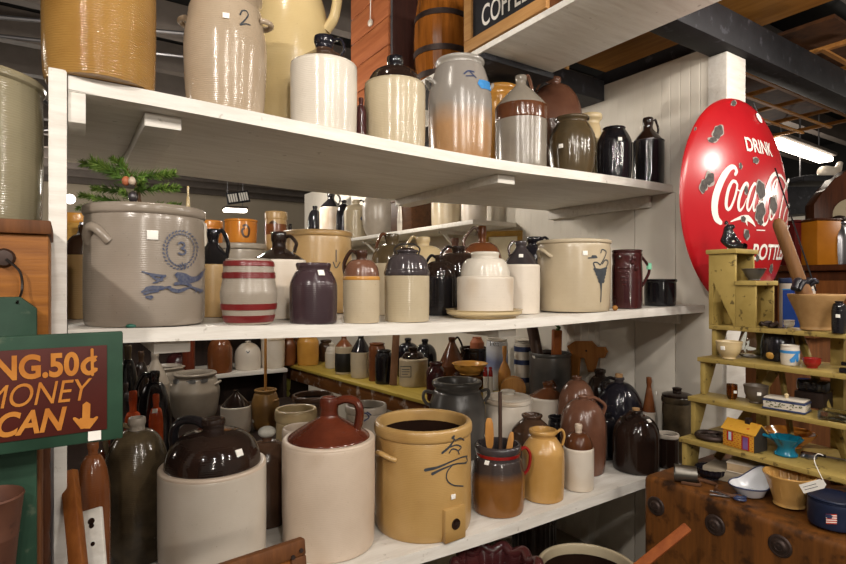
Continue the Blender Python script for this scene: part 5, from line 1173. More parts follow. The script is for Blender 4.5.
def on_sign(px, py):
    """line of sight onto the dome, in the sign's own space"""
    y = SY - .06
    for _ in range(8):
        p = P(px, py, y=y); r = min(math.hypot(p.x - SX, p.z - SZ), SR); y = SY + dome(r)
    p = P(px, py, y=y) - Vector((SX, SY, SZ)); r = math.hypot(p.x, p.z)
    e = .004; sl = (dome(min(r + e, SR)) - dome(max(r - e, 0))) / (2 * e)
    n = Vector((sl * p.x / max(r, 1e-4), -1, sl * p.z / max(r, 1e-4))).normalized(); return p, n
M['signwhite'] = paint('white_enamel_letter', 'd8d4cc', 'e2ded6', .25, 20); M['chip'] = paint('chipped_iron', '3a3634', '524c48', .7, 60, .5); M['chipedge'] = paint('chip_edge', '8a807a', '9a908a', .6, 40)
Zc = lambda x, y: (700 + x / 8.06, 160 + y / 8.06)
KS = [0]
def sstroke(pts, w, bm, eps=.0012):
    c = cr([(x, y, 0) for x, y in pts], 6) if len(pts) > 2 else [Vector((*pts[0], 0)).lerp(Vector((*pts[1], 0)), k / 4) for k in range(5)]
    P3, N3 = zip(*[on_sign(*Zc(v.x, v.y)) for v in c]); n = len(c); sc = 2.5 / F / 8.06 * 1.35
    if isinstance(w, (int, float)): W = [w * sc] * n
    else: W = [sc * (w[int(i * (len(w) - 1) / (n - 1))] * (1 - (i * (len(w) - 1) / (n - 1)) % 1) + w[min(int(i * (len(w) - 1) / (n - 1)) + 1, len(w) - 1)] * ((i * (len(w) - 1) / (n - 1)) % 1)) for i in range(n)]
    KS[0] += 1; ribbon(list(P3), list(N3), W, bm, eps + KS[0] * .00005)
s1 = bmesh.new()
sstroke([(280, 120), (293, 92), (278, 60), (244, 62), (196, 120), (150, 215), (122, 310), (116, 400), (132, 470), (170, 510)], [18, 22, 24, 30, 42, 46, 48, 46, 40, 24], s1)
sstroke([(245, 497), (300, 474), (345, 462), (385, 470), (420, 500), (445, 535)], [6, 16, 24, 34, 22, 4], s1)
sstroke([(362, 470), (372, 500), (380, 530)], [26, 16, 3], s1)
sstroke([(292, 180), (262, 172), (232, 225), (212, 310), (210, 375), (230, 398), (256, 360), (284, 280), (298, 205), (288, 180)], [18, 18, 22, 24, 22, 18, 16, 16, 16, 16], s1)
sstroke([(296, 240), (330, 250), (352, 228)], 8, s1)
sstroke([(372, 240), (384, 200), (366, 190), (336, 240), (312, 320), (308, 385), (322, 406), (350, 370), (372, 310)], [18, 18, 20, 24, 24, 22, 16, 9, 5], s1)
sstroke([(452, 200), (436, 192), (408, 240), (384, 320), (378, 385), (392, 405), (416, 360), (440, 280)], [16, 18, 20, 22, 20, 16, 12, 10], s1)
sstroke([(462, 195), (444, 280), (428, 370), (434, 408), (456, 380), (475, 330)], [18, 20, 20, 16, 8, 4], s1)
sstroke([(470, 330), (500, 335), (530, 320)], [8, 14, 8], s1)
sstroke([(600, 240), (615, 190), (622, 140), (606, 112), (575, 140), (548, 200), (524, 290), (508, 400), (500, 480), (512, 520), (538, 500), (552, 440)], [10, 14, 20, 26, 30, 32, 32, 30, 28, 22, 14, 4], s1)
sstroke([(622, 150), (596, 180), (580, 240), (590, 275), (610, 250), (622, 190)], [8, 12, 14, 14, 12, 8], s1)
sstroke([(622, 122), (648, 128), (672, 160), (690, 192), (706, 180), (714, 150)], [14, 20, 22, 22, 16, 6], s1)
sstroke([(604, 350), (585, 350), (566, 400), (560, 460), (574, 478), (596, 440), (612, 380), (604, 350)], [14, 16, 18, 18, 14, 14, 14, 14], s1)
sstroke([(690, 240), (704, 200), (700, 180), (680, 240), (655, 360), (636, 470), (640, 520), (660, 500)], [6, 10, 14, 20, 22, 22, 18, 6], s1)
sstroke([(712, 360), (694, 380), (672, 450), (664, 520), (676, 545), (694, 500), (712, 420)], [12, 16, 18, 18, 14, 10, 8], s1)
sstroke([(718, 355), (706, 440), (698, 520), (706, 550), (718, 530)], [14, 16, 16, 12, 4], s1)
sstroke([(456, 628 - 560 + 560), (456, 628)], 1, s1) if False else None
mesh('script_lettering', s1, M['signwhite'], sg, smooth=False)
s2 = bmesh.new(); sstroke([(452, 565), (520, 568)], 6, s2); mesh('small_print', s2, M['signwhite'], sg, smooth=False)
def sign_text(body, px0, py0, px1, py1, h_px, name):
    """block capitals laid on the dome between two base-line pixels"""
    a, _ = on_sign(px0, py0); b, _ = on_sign(px1, py1); tb = text_bm(body, 1.0, 'LEFT', 0, 1.0, 0, .022)
    x0 = min(v.co.x for v in tb.verts); x1 = max(v.co.x for v in tb.verts); hh = max(v.co.y for v in tb.verts); hgt = h_px * 2.5 / F
    bmesh.ops.subdivide_edges(tb, edges=[e for e in tb.edges if e.calc_length() > .25], cuts=2)
    for v in tb.verts:
        t = (v.co.x - x0) / (x1 - x0); x = a.x + (b.x - a.x) * t; z = a.z + (b.z - a.z) * t + v.co.y / hh * hgt
        v.co = (x, dome(min(math.hypot(x, z), SR)) - .0022, z)
    mesh(name, tb, M['signwhite'], sg, smooth=False)
sign_text('DRINK', 746.5, 150.5, 772.5, 156.5, 14, 'block_lettering')
sign_text('IN', 725.5, 256, 738, 257, 15.5, 'block_lettering')
sign_text('BOTTLES', 751, 259.5, 781.5, 259.5, 15.5, 'block_lettering')
rn = random.Random(11)
def chip(cx, cy, rx, ry, nm='enamel_chip'):
    for k, (sc_, mk, eps) in enumerate(((1.18, 'chipedge', .0017), (1, 'chip', .0022))):
        bm = bmesh.new(); n = 22; vs_ = []; ph = rn.random() * 6
        for i in range(n):
            a = 2 * PI * i / n; f = sc_ * (1 + .16 * math.sin(2 * a + ph) + .10 * math.sin(5 * a + 2 * ph))
            p, nn = on_sign(cx + rx * f * math.cos(a), cy + ry * f * math.sin(a)); vs_.append(bm.verts.new(p + nn * eps))
        p, nn = on_sign(cx, cy); c = bm.verts.new(p + nn * eps)
        for i in range(n): bm.faces.new((vs_[i], vs_[(i + 1) % n], c))
        mesh(nm if k else 'chip_edge', bm, M[mk], sg, smooth=False)
for c_ in ((703.5, 186, 3.6, 6.5), (709.5, 179, 4.2, 6.2), (717.8, 132.2, 5, 6.2), (712.5, 140, 4, 2.8), (733.5, 103.3, 2.6, 2.3), (755.5, 160.5, 2.4, 3.2), (740.3, 166, 1.5, 2.8), (746, 190, 1.8, 4), (760.5, 190, 4.6, 8), (760, 212, 5, 8.5), (760, 221, 2.6, 4), (773, 205, 3.4, 8.5), (743, 219, 1.9, 3.2), (746.3, 234.5, 2.4, 4.8), (757, 258, 1.8, 3), (771, 268.5, 1.5, 4), (695, 129, 1.0, 1.6)):
    chip(*c_)
p, n = on_sign(758.3, 118.5); pt = thing('price_tag', 'round white paper tag hanging on the upper part of the round red sign', 'tag', Vector((SX, SY, SZ)) + p)
Mx = Matrix((Vector((0, 0, 1)).cross(n).normalized(), n.cross(Vector((0, 0, 1)).cross(n).normalized()), n)).transposed().to_4x4()
b = lathe([(0, .003), (.026, .003), (.0265, .0045), (.026, .006), (0, .006)], 28); bmesh.ops.transform(b, matrix=Mx, verts=b.verts[:]); mesh('card', b, M['tag'], pt)
b = bmesh.new()
for z_ in (-.006, .001, .008): box(-.012, .012, z_, z_ + .0018, .006, .0066, b)
bmesh.ops.transform(b, matrix=Mx, verts=b.verts[:]); mesh('pen_lines', b, M['cobalt'], pt)
pa, na = on_sign(753, 103); pb, nb = on_sign(757, 114); mesh('string', tube([pa + na * .005 - p, pb + nb * .005 - p], .0014, 6), M['inkgrey'], pt)
# ================================================================== NEAR LEFT: box, crock, painted sign
cab = thing('storage_cabinet', 'rough brown wooden cabinet at the far left under the plank box', 'cabinet', (0, 0, 0))
M['crate'] = wood('rough_brown_boards', '4a2c18', '6e4424', 2, .6, 4); M['orangeboard'] = wood('saw_marked_board', '704218', '9a6226', 0, .5, 6, .5)
mesh('carcass', box(-.75, -.040, 1.29, 1.515, .0, 1.37, None, .004), M['crate'], cab)
mesh('top', box(-.77, -.034, 1.27, 1.518, 1.371, 1.40, None, .004), M['crate'], cab)
bx = thing('plank_box', 'saw-marked orange-brown plank box standing left of the white post', 'box', (0, 0, 0))
mesh('carcass', box(-.70, -.026, 1.265, 1.515, 1.4008, 1.640, None, .003), M['orangeboard'], bx)
mesh('lid', box(-.715, -.022, 1.255, 1.518, 1.6405, 1.667, None, .003), M['crate'], bx)
mesh('hook_plate', lathe([(0, 0), (.018, 0), (.014, .01), (0, .012)], 16), M['iron'], bx).matrix_local = Matrix.Translation(P(4, 258, y=1.264)) @ Matrix.Rotation(PI / 2, 4, 'X')
q = pot('stoneware_crock', 'greenish putty crock on the plank box at the far left edge', 'crock', -38, 177, 76, 1.6678, crock(.06, 1.03, .98, .07), dict(b='oliveputty') if 'oliveputty' in M else dict(b='butter'), d=1.27)
M['oliveputty'] = ceramic('olive_putty', '807860', '92896e', .16, 5, '5e5642', rings=.5); q.o['body'].data.materials[0] = M['oliveputty']; q.o['rim'].data.materials[0] = M['oliveputty']
M['green'] = paint('green_board_paint', '1a3325', '284534', .6, 10, .3, '42503f', 0, 26)
gb = thing('green_board', 'tall weathered green board with clipped corner hanging on a wire at far left', 'board', (0, 0, 0))
pz = lambda px, py: (P(px, py, y=1.235).x, P(px, py, y=1.235).z)
xr, zt = pz(37, 303); mesh('board', prism([(-.62, .0), (xr, .0), (xr, zt - .01), (xr - .025, zt + .012), (-.62, zt + .012)], 1.225, 1.245, None, .002, XZ), M['green'], gb)
mesh('hanging_wire', tube(cr([P(6, 259, y=1.252), P(20, 272, y=1.25), P(22, 290, y=1.248), P(17, 303, y=1.222)], 6), .0022, 6), M['wire'], gb)
# parking sign
ps = thing('painted_sign', 'hand-painted green and maroon sign with orange lettering and a down arrow', 'sign', (0, 0, 0))
SYp = 1.17
c_tl, c_tr, c_br, c_bl = P(-90, 331, y=SYp), P(123, 331.5, y=SYp), P(123.5, 440.5, y=SYp), P(-90, 468, y=SYp)
zb_ = (c_br.z + P(0, 453, y=SYp).z) / 2; zt_ = c_tr.z; xr = c_tr.x; xl = -.62
mesh('frame_board', box(xl, xr, SYp, SYp + .018, zb_, zt_, None, .003), M['green'], ps)
M['maroon'] = paint('maroon_paint', '3c140e', '4c1a13', .55, 8, .2)
i0, i1 = P(107, 345, y=SYp), P(107, 429, y=SYp)
mesh('panel', box(xl + .05, i0.x, SYp - .002, SYp + .004, i1.z, i0.z, None, .001), M['maroon'], ps)
M['orange_letter'] = paint('orange_lettering', 'a05e20', 'ba7c34', .5, 25)
def sign_line(body, xr_px, y_base, y_top, shear, spacing, bold, name):
    tb = text_bm(body, 1.0, 'LEFT', shear, spacing, 0, bold); xs = [v.co.x for v in tb.verts]; ys = [v.co.y for v in tb.verts]
    k = (P(50, y_top, y=SYp).z - P(50, y_base, y=SYp).z) / (max(ys) - min(ys)); kx = k * SQ[name]
    xR = P(xr_px, y_base, y=SYp).x; zB = P(50, y_base, y=SYp).z
    for v in tb.verts: v.co = (xR + (v.co.x - max(xs)) * kx, SYp - .0032, zB + (v.co.y - min(ys)) * k)
    bmesh.ops.delete(tb, geom=[f for f in tb.faces if f.calc_center_median().x < xl + .06], context='FACES')
    mesh(name, tb, M['orange_letter'], ps, smooth=False)
SQ = {'lettering_price': .80, 'lettering_money': .78, 'lettering_can': .82}
sign_line('PARKING.50', 79, 377.5, 353, 0, 1.0, .035, 'lettering_price')
sign_line('MONEY', 92, 403.5, 381, .22, .98, .0, 'lettering_money')
sign_line('CAN', 67, 431.5, 407.5, .25, 1.0, .03, 'lettering_can')
bm = bmesh.new(); N1 = Vector((0, -1, 0))
def pst(pts, w):
    c = cr([(x, y, 0) for x, y in pts], 6) if len(pts) > 2 else [Vector((*pts[0], 0)), Vector((*pts[1], 0))]
    P3 = [P(v.x, v.y, y=SYp - .0012) for v in c]; ribbon(P3, [N1] * len(c), [(w if isinstance(w, (int, float)) else w[0] + (w[1] - w[0]) * i / (len(c) - 1)) * 1.02 / F for i in range(len(c))], bm, .002 + .0001 * len(bm.verts) / 20)
pst([(95, 360), (89, 359), (83.5, 364), (84, 370), (89, 373), (96, 369)], 4.2); pst([(92, 349), (92.5, 375)], 2.6); pst([(89, 358), (96.5, 356.5)], 2.2)
mesh('cent_mark', bm, M['orange_letter'], ps, smooth=False)
bm = bmesh.new(); pst([(86.5, 404), (86, 420)], 6.5); pst([(74, 418), (84, 426)], (2.5, 7)); pst([(97, 417), (87, 426)], (2.5, 7)); pst([(80, 421), (92, 421)], 6); mesh('down_arrow', bm, M['orange_letter'], ps, smooth=False)
p0, p1 = P(88, 441, y=SYp), P(101, 430, y=SYp)
mesh('price_tag', box(p0.x, p1.x, SYp - .0025, SYp - .001, p0.z, p1.z), M['tag'], ps)
# bucket, spindle, pipe, boards
bu = P(7, 515, d=1.02)
rb = thing('rusty_bucket', 'rusty tapered metal bucket hooked on the green board at lower left', 'bucket', (bu.x - .02, 1.165, P(15, 552, d=1.0).z))
M['rust'] = paint('rusty_metal', '4a2c22', '66402e', .65, 14, .4, '3a2019', .3)
hb = P(15, 480, d=1.0).z - P(15, 552, d=1.0).z; rr_ = .052
mesh('pail', lathe([(0, 0), (rr_ * .74, 0), (rr_ * .76, .004), (rr_ * .86, hb * .5), (rr_ * .875, hb * .51), (rr_ * .87, hb * .53), (rr_, hb), (rr_ * 1.03, hb + .002), (rr_ * 1.0, hb + .005), (rr_ * .96, hb - .002), (rr_ * .72, .006), (0, .005)], 36), M['rust'], rb)
mesh('hook', tube([(0, rr_ * .9, hb), (0, .058, hb + .012)], .003, 6), M['wire'], rb)
sp_ = P(40, 500, d=1.22)
sd = thing('turned_spindle', 'dark turned wooden baluster standing left of the white post', 'spindle', (sp_.x, sp_.y, 0))
zt2 = E - .3
mesh('baluster', lathe(sm([(0, 0), (.02, 0), (.02, .3), (.026, .34), (.015, .4), (.019, .7), (.02, .93), (.021, .935), (.0185, .95), (.02, .965), (.017, .985), (.0205, .995), (.0205, 1.12), (.018, 1.135), (.0205, 1.15), (.0205, 1.24), (0, 1.25)], 1), 24), wood('spindle_wood', '3a2014', '54321e', 2, .5), sd)
pp = P(51, 500, d=1.25)
t = thing('metal_pipe', 'grey metal pipe upright along the left edge of the white post', 'pipe', (pp.x, pp.y, 0)); mesh('tube', lathe([(0, 0), (.006, 0), (.006, 1.28), (0, 1.28)], 14), M['steel'], t)
def lean(name, label, cat, top, topd, foot, footd, w, th, mat, up=(.4, .9, 0), z=0.0, parts=None):
    a, b = P(*top, d=topd), P(*foot, d=footd); t = thing(name, label, cat, b)
    mesh('board', beam((0, 0, 0), a - b, w, th, None, .003, up), mat, t); return t, a - b
M['oak'] = wood('golden_oak', '6a3a18', '8c5426', 2, .4)
lean('wooden_rail', 'golden-brown squared wooden rail leaning beside the white post', 'rail', (69, 471), 1.30, (84, 620), 1.18, .031, .026, M['oak'])
t, v = lean('white_board', 'short white-painted board with a keyhole leaning by the smoky jug', 'board', (92, 509), 1.34, (101, 640), 1.24, .046, .014, M['shelf'])
u = v.normalized(); sd_ = Vector((.4, .9, 0)).cross(u).normalized(); nn = u.cross(sd_); nn = nn if nn.y < 0 else -nn
for k_, r_ in ((.90, .008), (.865, .006), (.72, .005)):
    Mx = Matrix((sd_, u, nn)).transposed().to_4x4(); Mx.translation = v * k_ + nn * .0072
    b = lathe([(0, .001), (r_, .001), (r_, .0), (0, 0)], 16); bmesh.ops.transform(b, matrix=Mx, verts=b.verts[:]); setl(mesh('keyhole', b, M['inside'], t), 'dark keyhole')
q = pot('stoneware_jug', 'tall orange-brown jug in shade between the white post and smoky jug', 'jug', 93, 36, 442, 'L', beehive(.3, .07, .66), dict(b='chestnut', s='chestnut'), y=1.64)
q = pot('stoneware_jug', 'reddish glazed squat jug peeking out under the green painted sign', 'jug', 106, 26, 440, 'L', beehive(.3, .1, .55), dict(b='redbrown', s='redbrown'), y=2.1)
# ================================================================== BOTTOM FOREGROUND
wp = thing('wooden_headboard', 'corner of a panelled brown wooden headboard leaning in the foreground', 'headboard', P(303, 537, d=1.20))
dl = (P(215, 566, d=1.08) - P(303, 537, d=1.20)); dl.z = 0; dl = dl.normalized(); rx = -dl; upv = (Vector((0, 0, 1)) - Vector((rx.y, -rx.x, 0)) * -.12).normalized(); fn = rx.cross(upv)
sl = (P(215, 566, d=1.08) - P(303, 537, d=1.20)); rx = -sl.normalized(); upv = (Vector((0, 0, 1)) - rx * rx.z); upv = (upv.normalized() + Vector((.05, .15, 0))).normalized(); fn = rx.cross(upv).normalized(); upv = fn.cross(rx)
Mw = Matrix((rx, upv, fn)).transposed().to_4x4()
mesh('frame', (lambda b: (box(-.62, 0, -.034, 0, -.012, .012, b, .004, Mw), box(-.035, 0, -.55, -.034, -.012, .012, b, .004, Mw), box(-.62, -.585, -.55, -.034, -.012, .012, b, .004, Mw), box(-.62, 0, -.95, -.55, -.012, .012, b, .004, Mw), b)[-1])(bmesh.new()), M['crate'], wp)
mesh('panel', box(-.59, -.03, -.56, -.030, -.004, .004, None, .001, Mw), M['oak'], wp)
for x_, y_ in ((-.012, -.022), (-.032, -.03), (-.016, -.06)):
    b = lathe([(.0, .015), (.0045, .015), (.0045, .0), (0, .0)], 12); bmesh.ops.transform(b, matrix=Mw @ Matrix.Translation((x_, y_, 0)), verts=b.verts[:]); mesh('screw', b, M['iron'], wp)
for o in wp.children:
    lo = min((o.matrix_basis @ v.co).z for v in o.data.vertices)
    wp['_lo'] = min(wp.get('_lo', 9), lo)
ext = -(wp.location.z + wp['_lo']); del wp['_lo']
for s_ in (-.6, -.02):
    base = Mw @ Vector((s_, -.94, 0)); mesh('leg', box(base.x - .015, base.x + .015, base.y - .012, base.y + .012, -wp.location.z, base.z + .02, None, .002), M['crate'], wp)
lean('wooden_strip', 'reddish wooden strip slanting against the front of the butcher block', 'slat', (688, 527), 1.615, (250, 880), 1.40, .028, .016, wood('red_slat', '6a3210', '86481c', 0, .75), (-.5, -.4, .7))
q = pot('stoneware_crock', 'large open crock with tan rim and black inside on the floor by the block', 'crock', 588, 103, 566, 0.0, crock(.08, 1.03, 1, .08), dict(b='oat'), d=2.02)
rq = P(497, 553, d=1.86)
q = pot('ruffled_planter', 'oxblood glazed planter with a ruffled rim in front of the lower shelf', 'planter', 497, 82, 566, .30, bowl(.55, 1.0, .6, .12), dict(b='ox'), d=1.86, wob=lambda a, z: 1 + .05 * min(1, z / .2) * math.sin(11 * a), seg=110)
rf = bmesh.new()
tube([((q.R * (1.0 + .05 * math.sin(11 * a))) * math.cos(a), (q.R * (1.0 + .05 * math.sin(11 * a))) * math.sin(a), q.H - .006 + .008 * math.sin(11 * a)) for a in [2 * PI * k / 165 for k in range(165)]], .019, 10, 1, rf, True)
mesh('ruffle', rf, M['ox'], q.t)
pq = q
cs = thing('wooden_crate', 'low wooden crate under the ruffled oxblood planter', 'crate', (q.X, q.Y, 0)); mesh('body', box(-.13, .13, -.13, .13, 0, .299, None, .004), M['crate'], cs)
for k in range(3): mesh('slat', box(-.136, .136, -.138, -.131, .02 + k * .095, .095 + k * .095, None, .002), M['crate'], cs)
q = pot('stoneware_crock', 'dark ribbed crock in the shadow beneath the lower shelf', 'crock', 534, 44, 514, 0.0, crock(.06, 1.02), dict(b='albany'), y=2.0, wob=lambda a, z: 1 + .02 * math.sin(26 * a), seg=104)
q = pot('stoneware_crock', 'cream crock standing in shade beneath the lower shelf near the planter', 'crock', 452, 60, 522, 0.0, crock(.1, 1.04), dict(b='beige'), y=2.05)

# ================================================================== BACKGROUND
# display top behind, with orange crocks
mesh('plank', box(-.7, 1.95, 4.40, 4.98, 1.421, 1.45, None, .003), M['shelf'], rs)
mesh('back_panel', box(-.7, .098, 4.95, 4.98, 0, 1.42, None, .003), M['dark_panel'], rs)
mesh('back_panel', box(1.552, 1.95, 4.95, 4.98, 0, 1.42, None, .003), M['dark_panel'], rs)
def fpot(nm, lb, cat, cx, w, yt, z, sh, mt, y=4.65, **k): return pot(nm, lb, cat, cx, w, yt, z, sh, mt, y=y, **k)
q = fpot('stoneware_crock', 'grey flat-rimmed crock supporting the orange crock in the far display', 'crock', 242, 46, 244, 1.4505, crock(.12, 1.1), dict(b='grey_tan'), 4.66)
q2 = fpot('stoneware_crock', 'glossy orange crock with a dark stamp far behind the black cone jug', 'crock', 241, 33, 220, q.z + q.H + .001, crock(.1, 1.03), dict(b='orangeglaze'), 4.66)
brush(q2, [([(243, 226), (246, 225), (249, 229), (248, 236), (244, 236), (242, 231), (244, 228)], 2.2)], M['umber'])
q = fpot('stoneware_crock', 'second orange crock just left of the stamped orange crock', 'crock', 210, 26, 221, 1.4505, crock(.1, 1.03), dict(b='orangeglaze'), 4.87)
q = fpot('stoneware_crock', 'brown and cream striped crock in the far display', 'crock', 276, 22, 212, 1.4505, crock(.1, 1.03), dict(b='tan'), 4.70)
for z_ in (.25, .78): mesh('brown_stripe', lathe([(q.R * .95, q.H * (z_ - .07)), (q.R * 1.02, q.H * (z_ - .06)), (q.R * 1.02, q.H * (z_ + .06)), (q.R * .95, q.H * (z_ + .07))]), M['chestnut'], q.t)
brush(q, [([(270, 224), (273, 222), (276, 225), (273, 228)], 3)], M['umber'])
q = fpot('wicker_basket', 'yellowish basket in the far display left of the bird crock', 'basket', 76, 34, 214, 1.4505, crock(.12, 1.03), dict(b='ochre'), 4.7)
q.o['body'].data.materials[0] = wood('wicker', '8a6428', 'ac8640', 0, .7, 9, .6)
q = fpot('silver_teapot', 'dull silver pot in the far display beside the post', 'pot', 82, 16, 222, 1.4505, beehive(.3, .1), dict(b='white', s='white'), 4.5)
for o in q.o.values(): o.data.materials[0] = M['steel']
for cx, w, yt, lb, mk in ((188, 5, 186, 'tall pale candle far behind the bird crock', 'butter'), (202, 13, 215, 'small white pitcher in the far display', 'white'), (178, 12, 214, 'pale jar hidden behind the bird crock', 'chalk'), (290, 9, 224, 'small black jug on the far display near the partition', 'black')):
    fpot('candle' if 'candle' in lb else 'stoneware_jar', lb, 'candle' if 'candle' in lb else 'jar', cx, w, yt, 1.4505, jug(.72, 'dome', .4, .1, .02), dict(b=mk, s=mk), 4.6 if w != 9 else 4.8)
q = pot('stoneware_jug', 'tiny dark-topped jug perched on the wide tan crock', 'jug', 299, 9, 219, big_rim_z if 'big_rim_z' in globals() else 1.70, beehive(.3, .1), dict(b='albany', s='albany'), d=4.6) if False else None
# lamps
M['tube'] = emit('tube_light', 'fff2e0', 9)
def tubelamp(a, b, lb, w=.09):
    t = thing('fluorescent_light', lb, 'ceiling light', (a + b) / 2); c = (a + b) / 2
    mesh('diffuser', beam(a - c, b - c, w, .05, None, .015), M['tube'], t); mesh('housing', beam(a - c + Vector((0, 0, .042)), b - c + Vector((0, 0, .042)), w * 1.5, .03, None, .004), M['purlin'], t)
    for k in (.15, .85): p = (a - c).lerp(b - c, k); mesh('hanger', tube([p + Vector((0, 0, .05)), p + Vector((0, 0, 3.7 - c.z))], .006, 6), M['steel'], t)
tubelamp(P(772, 141, z=2.78), P(826, 160, z=2.78), 'bright fluorescent ceiling light beyond the round red sign', .13)
tubelamp(P(224, 210, y=9.0), P(246, 211, y=9.0), 'fluorescent light far back above the orange crocks', .16)
o = mesh('pendant_bulb', ball((0, 0, 0), .07, None, 3), M['tube'], None, P(70, 199, y=9.5)); tag(o, 'glowing round lamp far back just right of the white post', 'lamp')
# little hanging sign
sgp = P(238, 197.5, y=8.0)
t = thing('hanging_sign', 'small tilted white and dark sign hanging far back', 'sign', sgp); RT = Matrix.Rotation(-.22, 4, 'Y')
mesh('board', box(-.16, .16, -.01, .01, -.085, .085, None, .003, RT), M['black_beam'], t)
b = bmesh.new()
for k in range(2):
    for j in range(4): box(-.14 + .155 * k + .034 * j, -.116 + .155 * k + .034 * j, -.013, -.0101, -.055, .06, b, 0, RT)
mesh('pale_marks', b, M['tag'], t); mesh('cord', tube([(0, 0, .08), (0, 0, 3.7 - sgp.z)], .004, 6), M['wire'], t)
# right-hand aisle
sb = thing('sideboard', 'dark brown wooden sideboard in the next aisle beyond the plant stand', 'sideboard', (0, 0, 0))
M['sidewood'] = wood('sideboard_wood', '3a1e10', '5c3018', 2, .35)
mesh('carcass', box(4.05, 4.6, .2, 2.3, .08, 1.62, None, .006), M['sidewood'], sb); mesh('top', box(4.0, 4.65, .15, 2.35, 1.621, 1.66, None, .006), M['sidewood'], sb)
for k in range(4): mesh('door', box(4.03, 4.049, .24 + k * .515, .72 + k * .515, .2, 1.56, None, .004), M['oak'], sb)
for x_ in (4.1, 4.55):
    for y_ in (.25, 2.25): mesh('foot', box(x_ - .04, x_ + .04, y_ - .04, y_ + .04, 0, .079, None, .003), M['sidewood'], sb)
def onsb(px, x=4.3): a, b, r = ray(px); d = x / a; return Vector((x, b * d, 1.661)), d
p, d = onsb(797, 4.25); t = thing('storage_box', 'tall maroon box behind the right rim of the round red sign', 'box', p, None, -.5); h_ = .055 * 0 + (262 - 222) * d / F * 1.05
mesh('body', box(-.09, .09, -.09, .09, 0, h_, None, .006), paint('maroon_box', '5a1414', '701c1a', .4, 8), t); mesh('lid', box(-.094, .094, -.094, .094, h_ + .0005, h_ + .02, None, .005), paint('maroon_lid', '4a1010', '5a1616', .4, 8), t)
p, d = onsb(819, 4.22); t = thing('storage_box', 'orange wooden canister box right of the maroon box', 'box', p, None, -.5)
mesh('body', box(-.085, .085, -.085, .085, 0, h_, None, .006), paint('orange_box', 'b06a14', 'c47c1e', .4, 8), t); mesh('lid', box(-.09, .09, -.09, .09, h_ + .0005, h_ + .015, None, .005), M['sidewood'], t)
p, d = onsb(845, 4.45); t = thing('carved_clock', 'dark brown carved clock case with a scalloped crest on the sideboard', 'clock', p, None, -.75)
oc = [(-.22, 0), (.22, 0), (.22, .42)] + [(.22 - .44 * k / 12 + (.02 if k % 2 else 0), .42 + .20 * math.sin(PI * k / 12) + (.035 if k % 2 else 0)) for k in range(1, 12)] + [(-.22, .42)]
mesh('case', prism(oc, -.06, .06, None, .004, RX), M['sidewood'], t); mesh('dial', prism([(.11 * math.cos(2 * PI * k / 24), .34 + .11 * math.sin(2 * PI * k / 24)) for k in range(24)], .0605, .066, None, 0, RX), M['oat'], t)
q = pot('metal_pitcher', 'grey metal pitcher on the sideboard at the right edge', 'pitcher', 839, 22, 222, 1.661, jar(.6, .6, .7, 1, .9, .1), dict(b='white'), d=3.60)
for o in q.o.values(): o.data.materials[0] = M['steel']
ball_ = mesh('lid', ball((0, 0, q.H + .02), q.R * .7, None, 3, (1, 1, .6)), M['iron'], q.t)
pd = thing('pedestal', 'dark wooden plinth behind the plant stand carrying the blue-rimmed crock', 'plinth', (3.17, 1.33, 0))
mesh('column', box(-.17, .17, -.17, .17, .03, 1.28, None, .004), M['crate'], pd); mesh('base', box(-.2, .2, -.2, .2, 0, .029, None, .004), M['crate'], pd); mesh('top', box(-.2, .2, -.2, .2, 1.2805, 1.30, None, .004), M['crate'], pd)
q = pot('stoneware_crock', 'white crock with dark blue rim behind the long brown pestle', 'crock', 797, 37, 278, 1.3005, crock(.1, 1.04), dict(b='chalk', r='cobalt'), d=2.86)
q.o['rim'].data.materials[0] = M['cobalt']
t = thing('blue_box', 'flat royal blue box standing behind the plant stand step', 'box', (2.97, 1.20, 1.3005), None, .2)
mesh('body', box(-.012, .012, -.06, .06, 0, .21, None, .003), paint('royal_blue', '14306a', '1c3c80', .4, 8), t); mesh('edge_band', box(-.0135, .0135, -.0615, .0615, .2105, .216, None, .001), M['tape'], t)
hs_ = thing('hanging_shelf', 'black plank hung from rods in the next aisle', 'shelf', (0, 0, 0))
pa, pb = P(792, 184, z=2.48), P(846, 178, z=2.48); dd = (pb - pa)
mesh('plank', beam(P(790, 181, d=5.0), P(870, 181, d=5.15), .3, .05, None, .004), M['black_beam'], hs_)
for px_ in (800, 860): p = P(px_, 181, d=5.05); mesh('rod', tube([p + Vector((0, 0, .02)), Vector((p.x, p.y, 3.7))], .008, 6), M['steel'], hs_)
dp = P(832, 178, d=5.08); dp.z = P(832, 181, d=5.08).z + .027
t = thing('duck_decoy', 'white duck decoy sitting on the black hung plank', 'decoy', dp, None, -.5)
bm = bmesh.new(); me = bpy.data.meshes.new('body'); me.from_pydata([(-.13, 0, .07), (-.06, 0, .055), (.03, 0, .058), (.07, 0, .10), (.075, 0, .15), (.11, 0, .145)], [(0, 1), (1, 2), (2, 3), (3, 4), (4, 5)], [])
ob = link(bpy.data.objects.new('body', me)); ob.parent = t; ob.modifiers.new('skin', 'SKIN'); s = ob.modifiers.new('sub', 'SUBSURF'); s.levels = s.render_levels = 2
for k, r in enumerate((.02, .06, .06, .03, .032, .012)): me.skin_vertices[0].data[k].radius = (r, r)
me.skin_vertices[0].data[1].use_root = True; me.materials.append(M['chalk'])
m2 = bpy.data.meshes.new_from_object(ob.evaluated_get(bpy.context.evaluated_depsgraph_get())); ob.modifiers.clear(); ob.data = m2
lo = min(v.co.z for v in m2.vertices)
for v in m2.vertices: v.co.z -= lo
for p_ in m2.polygons: p_.use_smooth = True
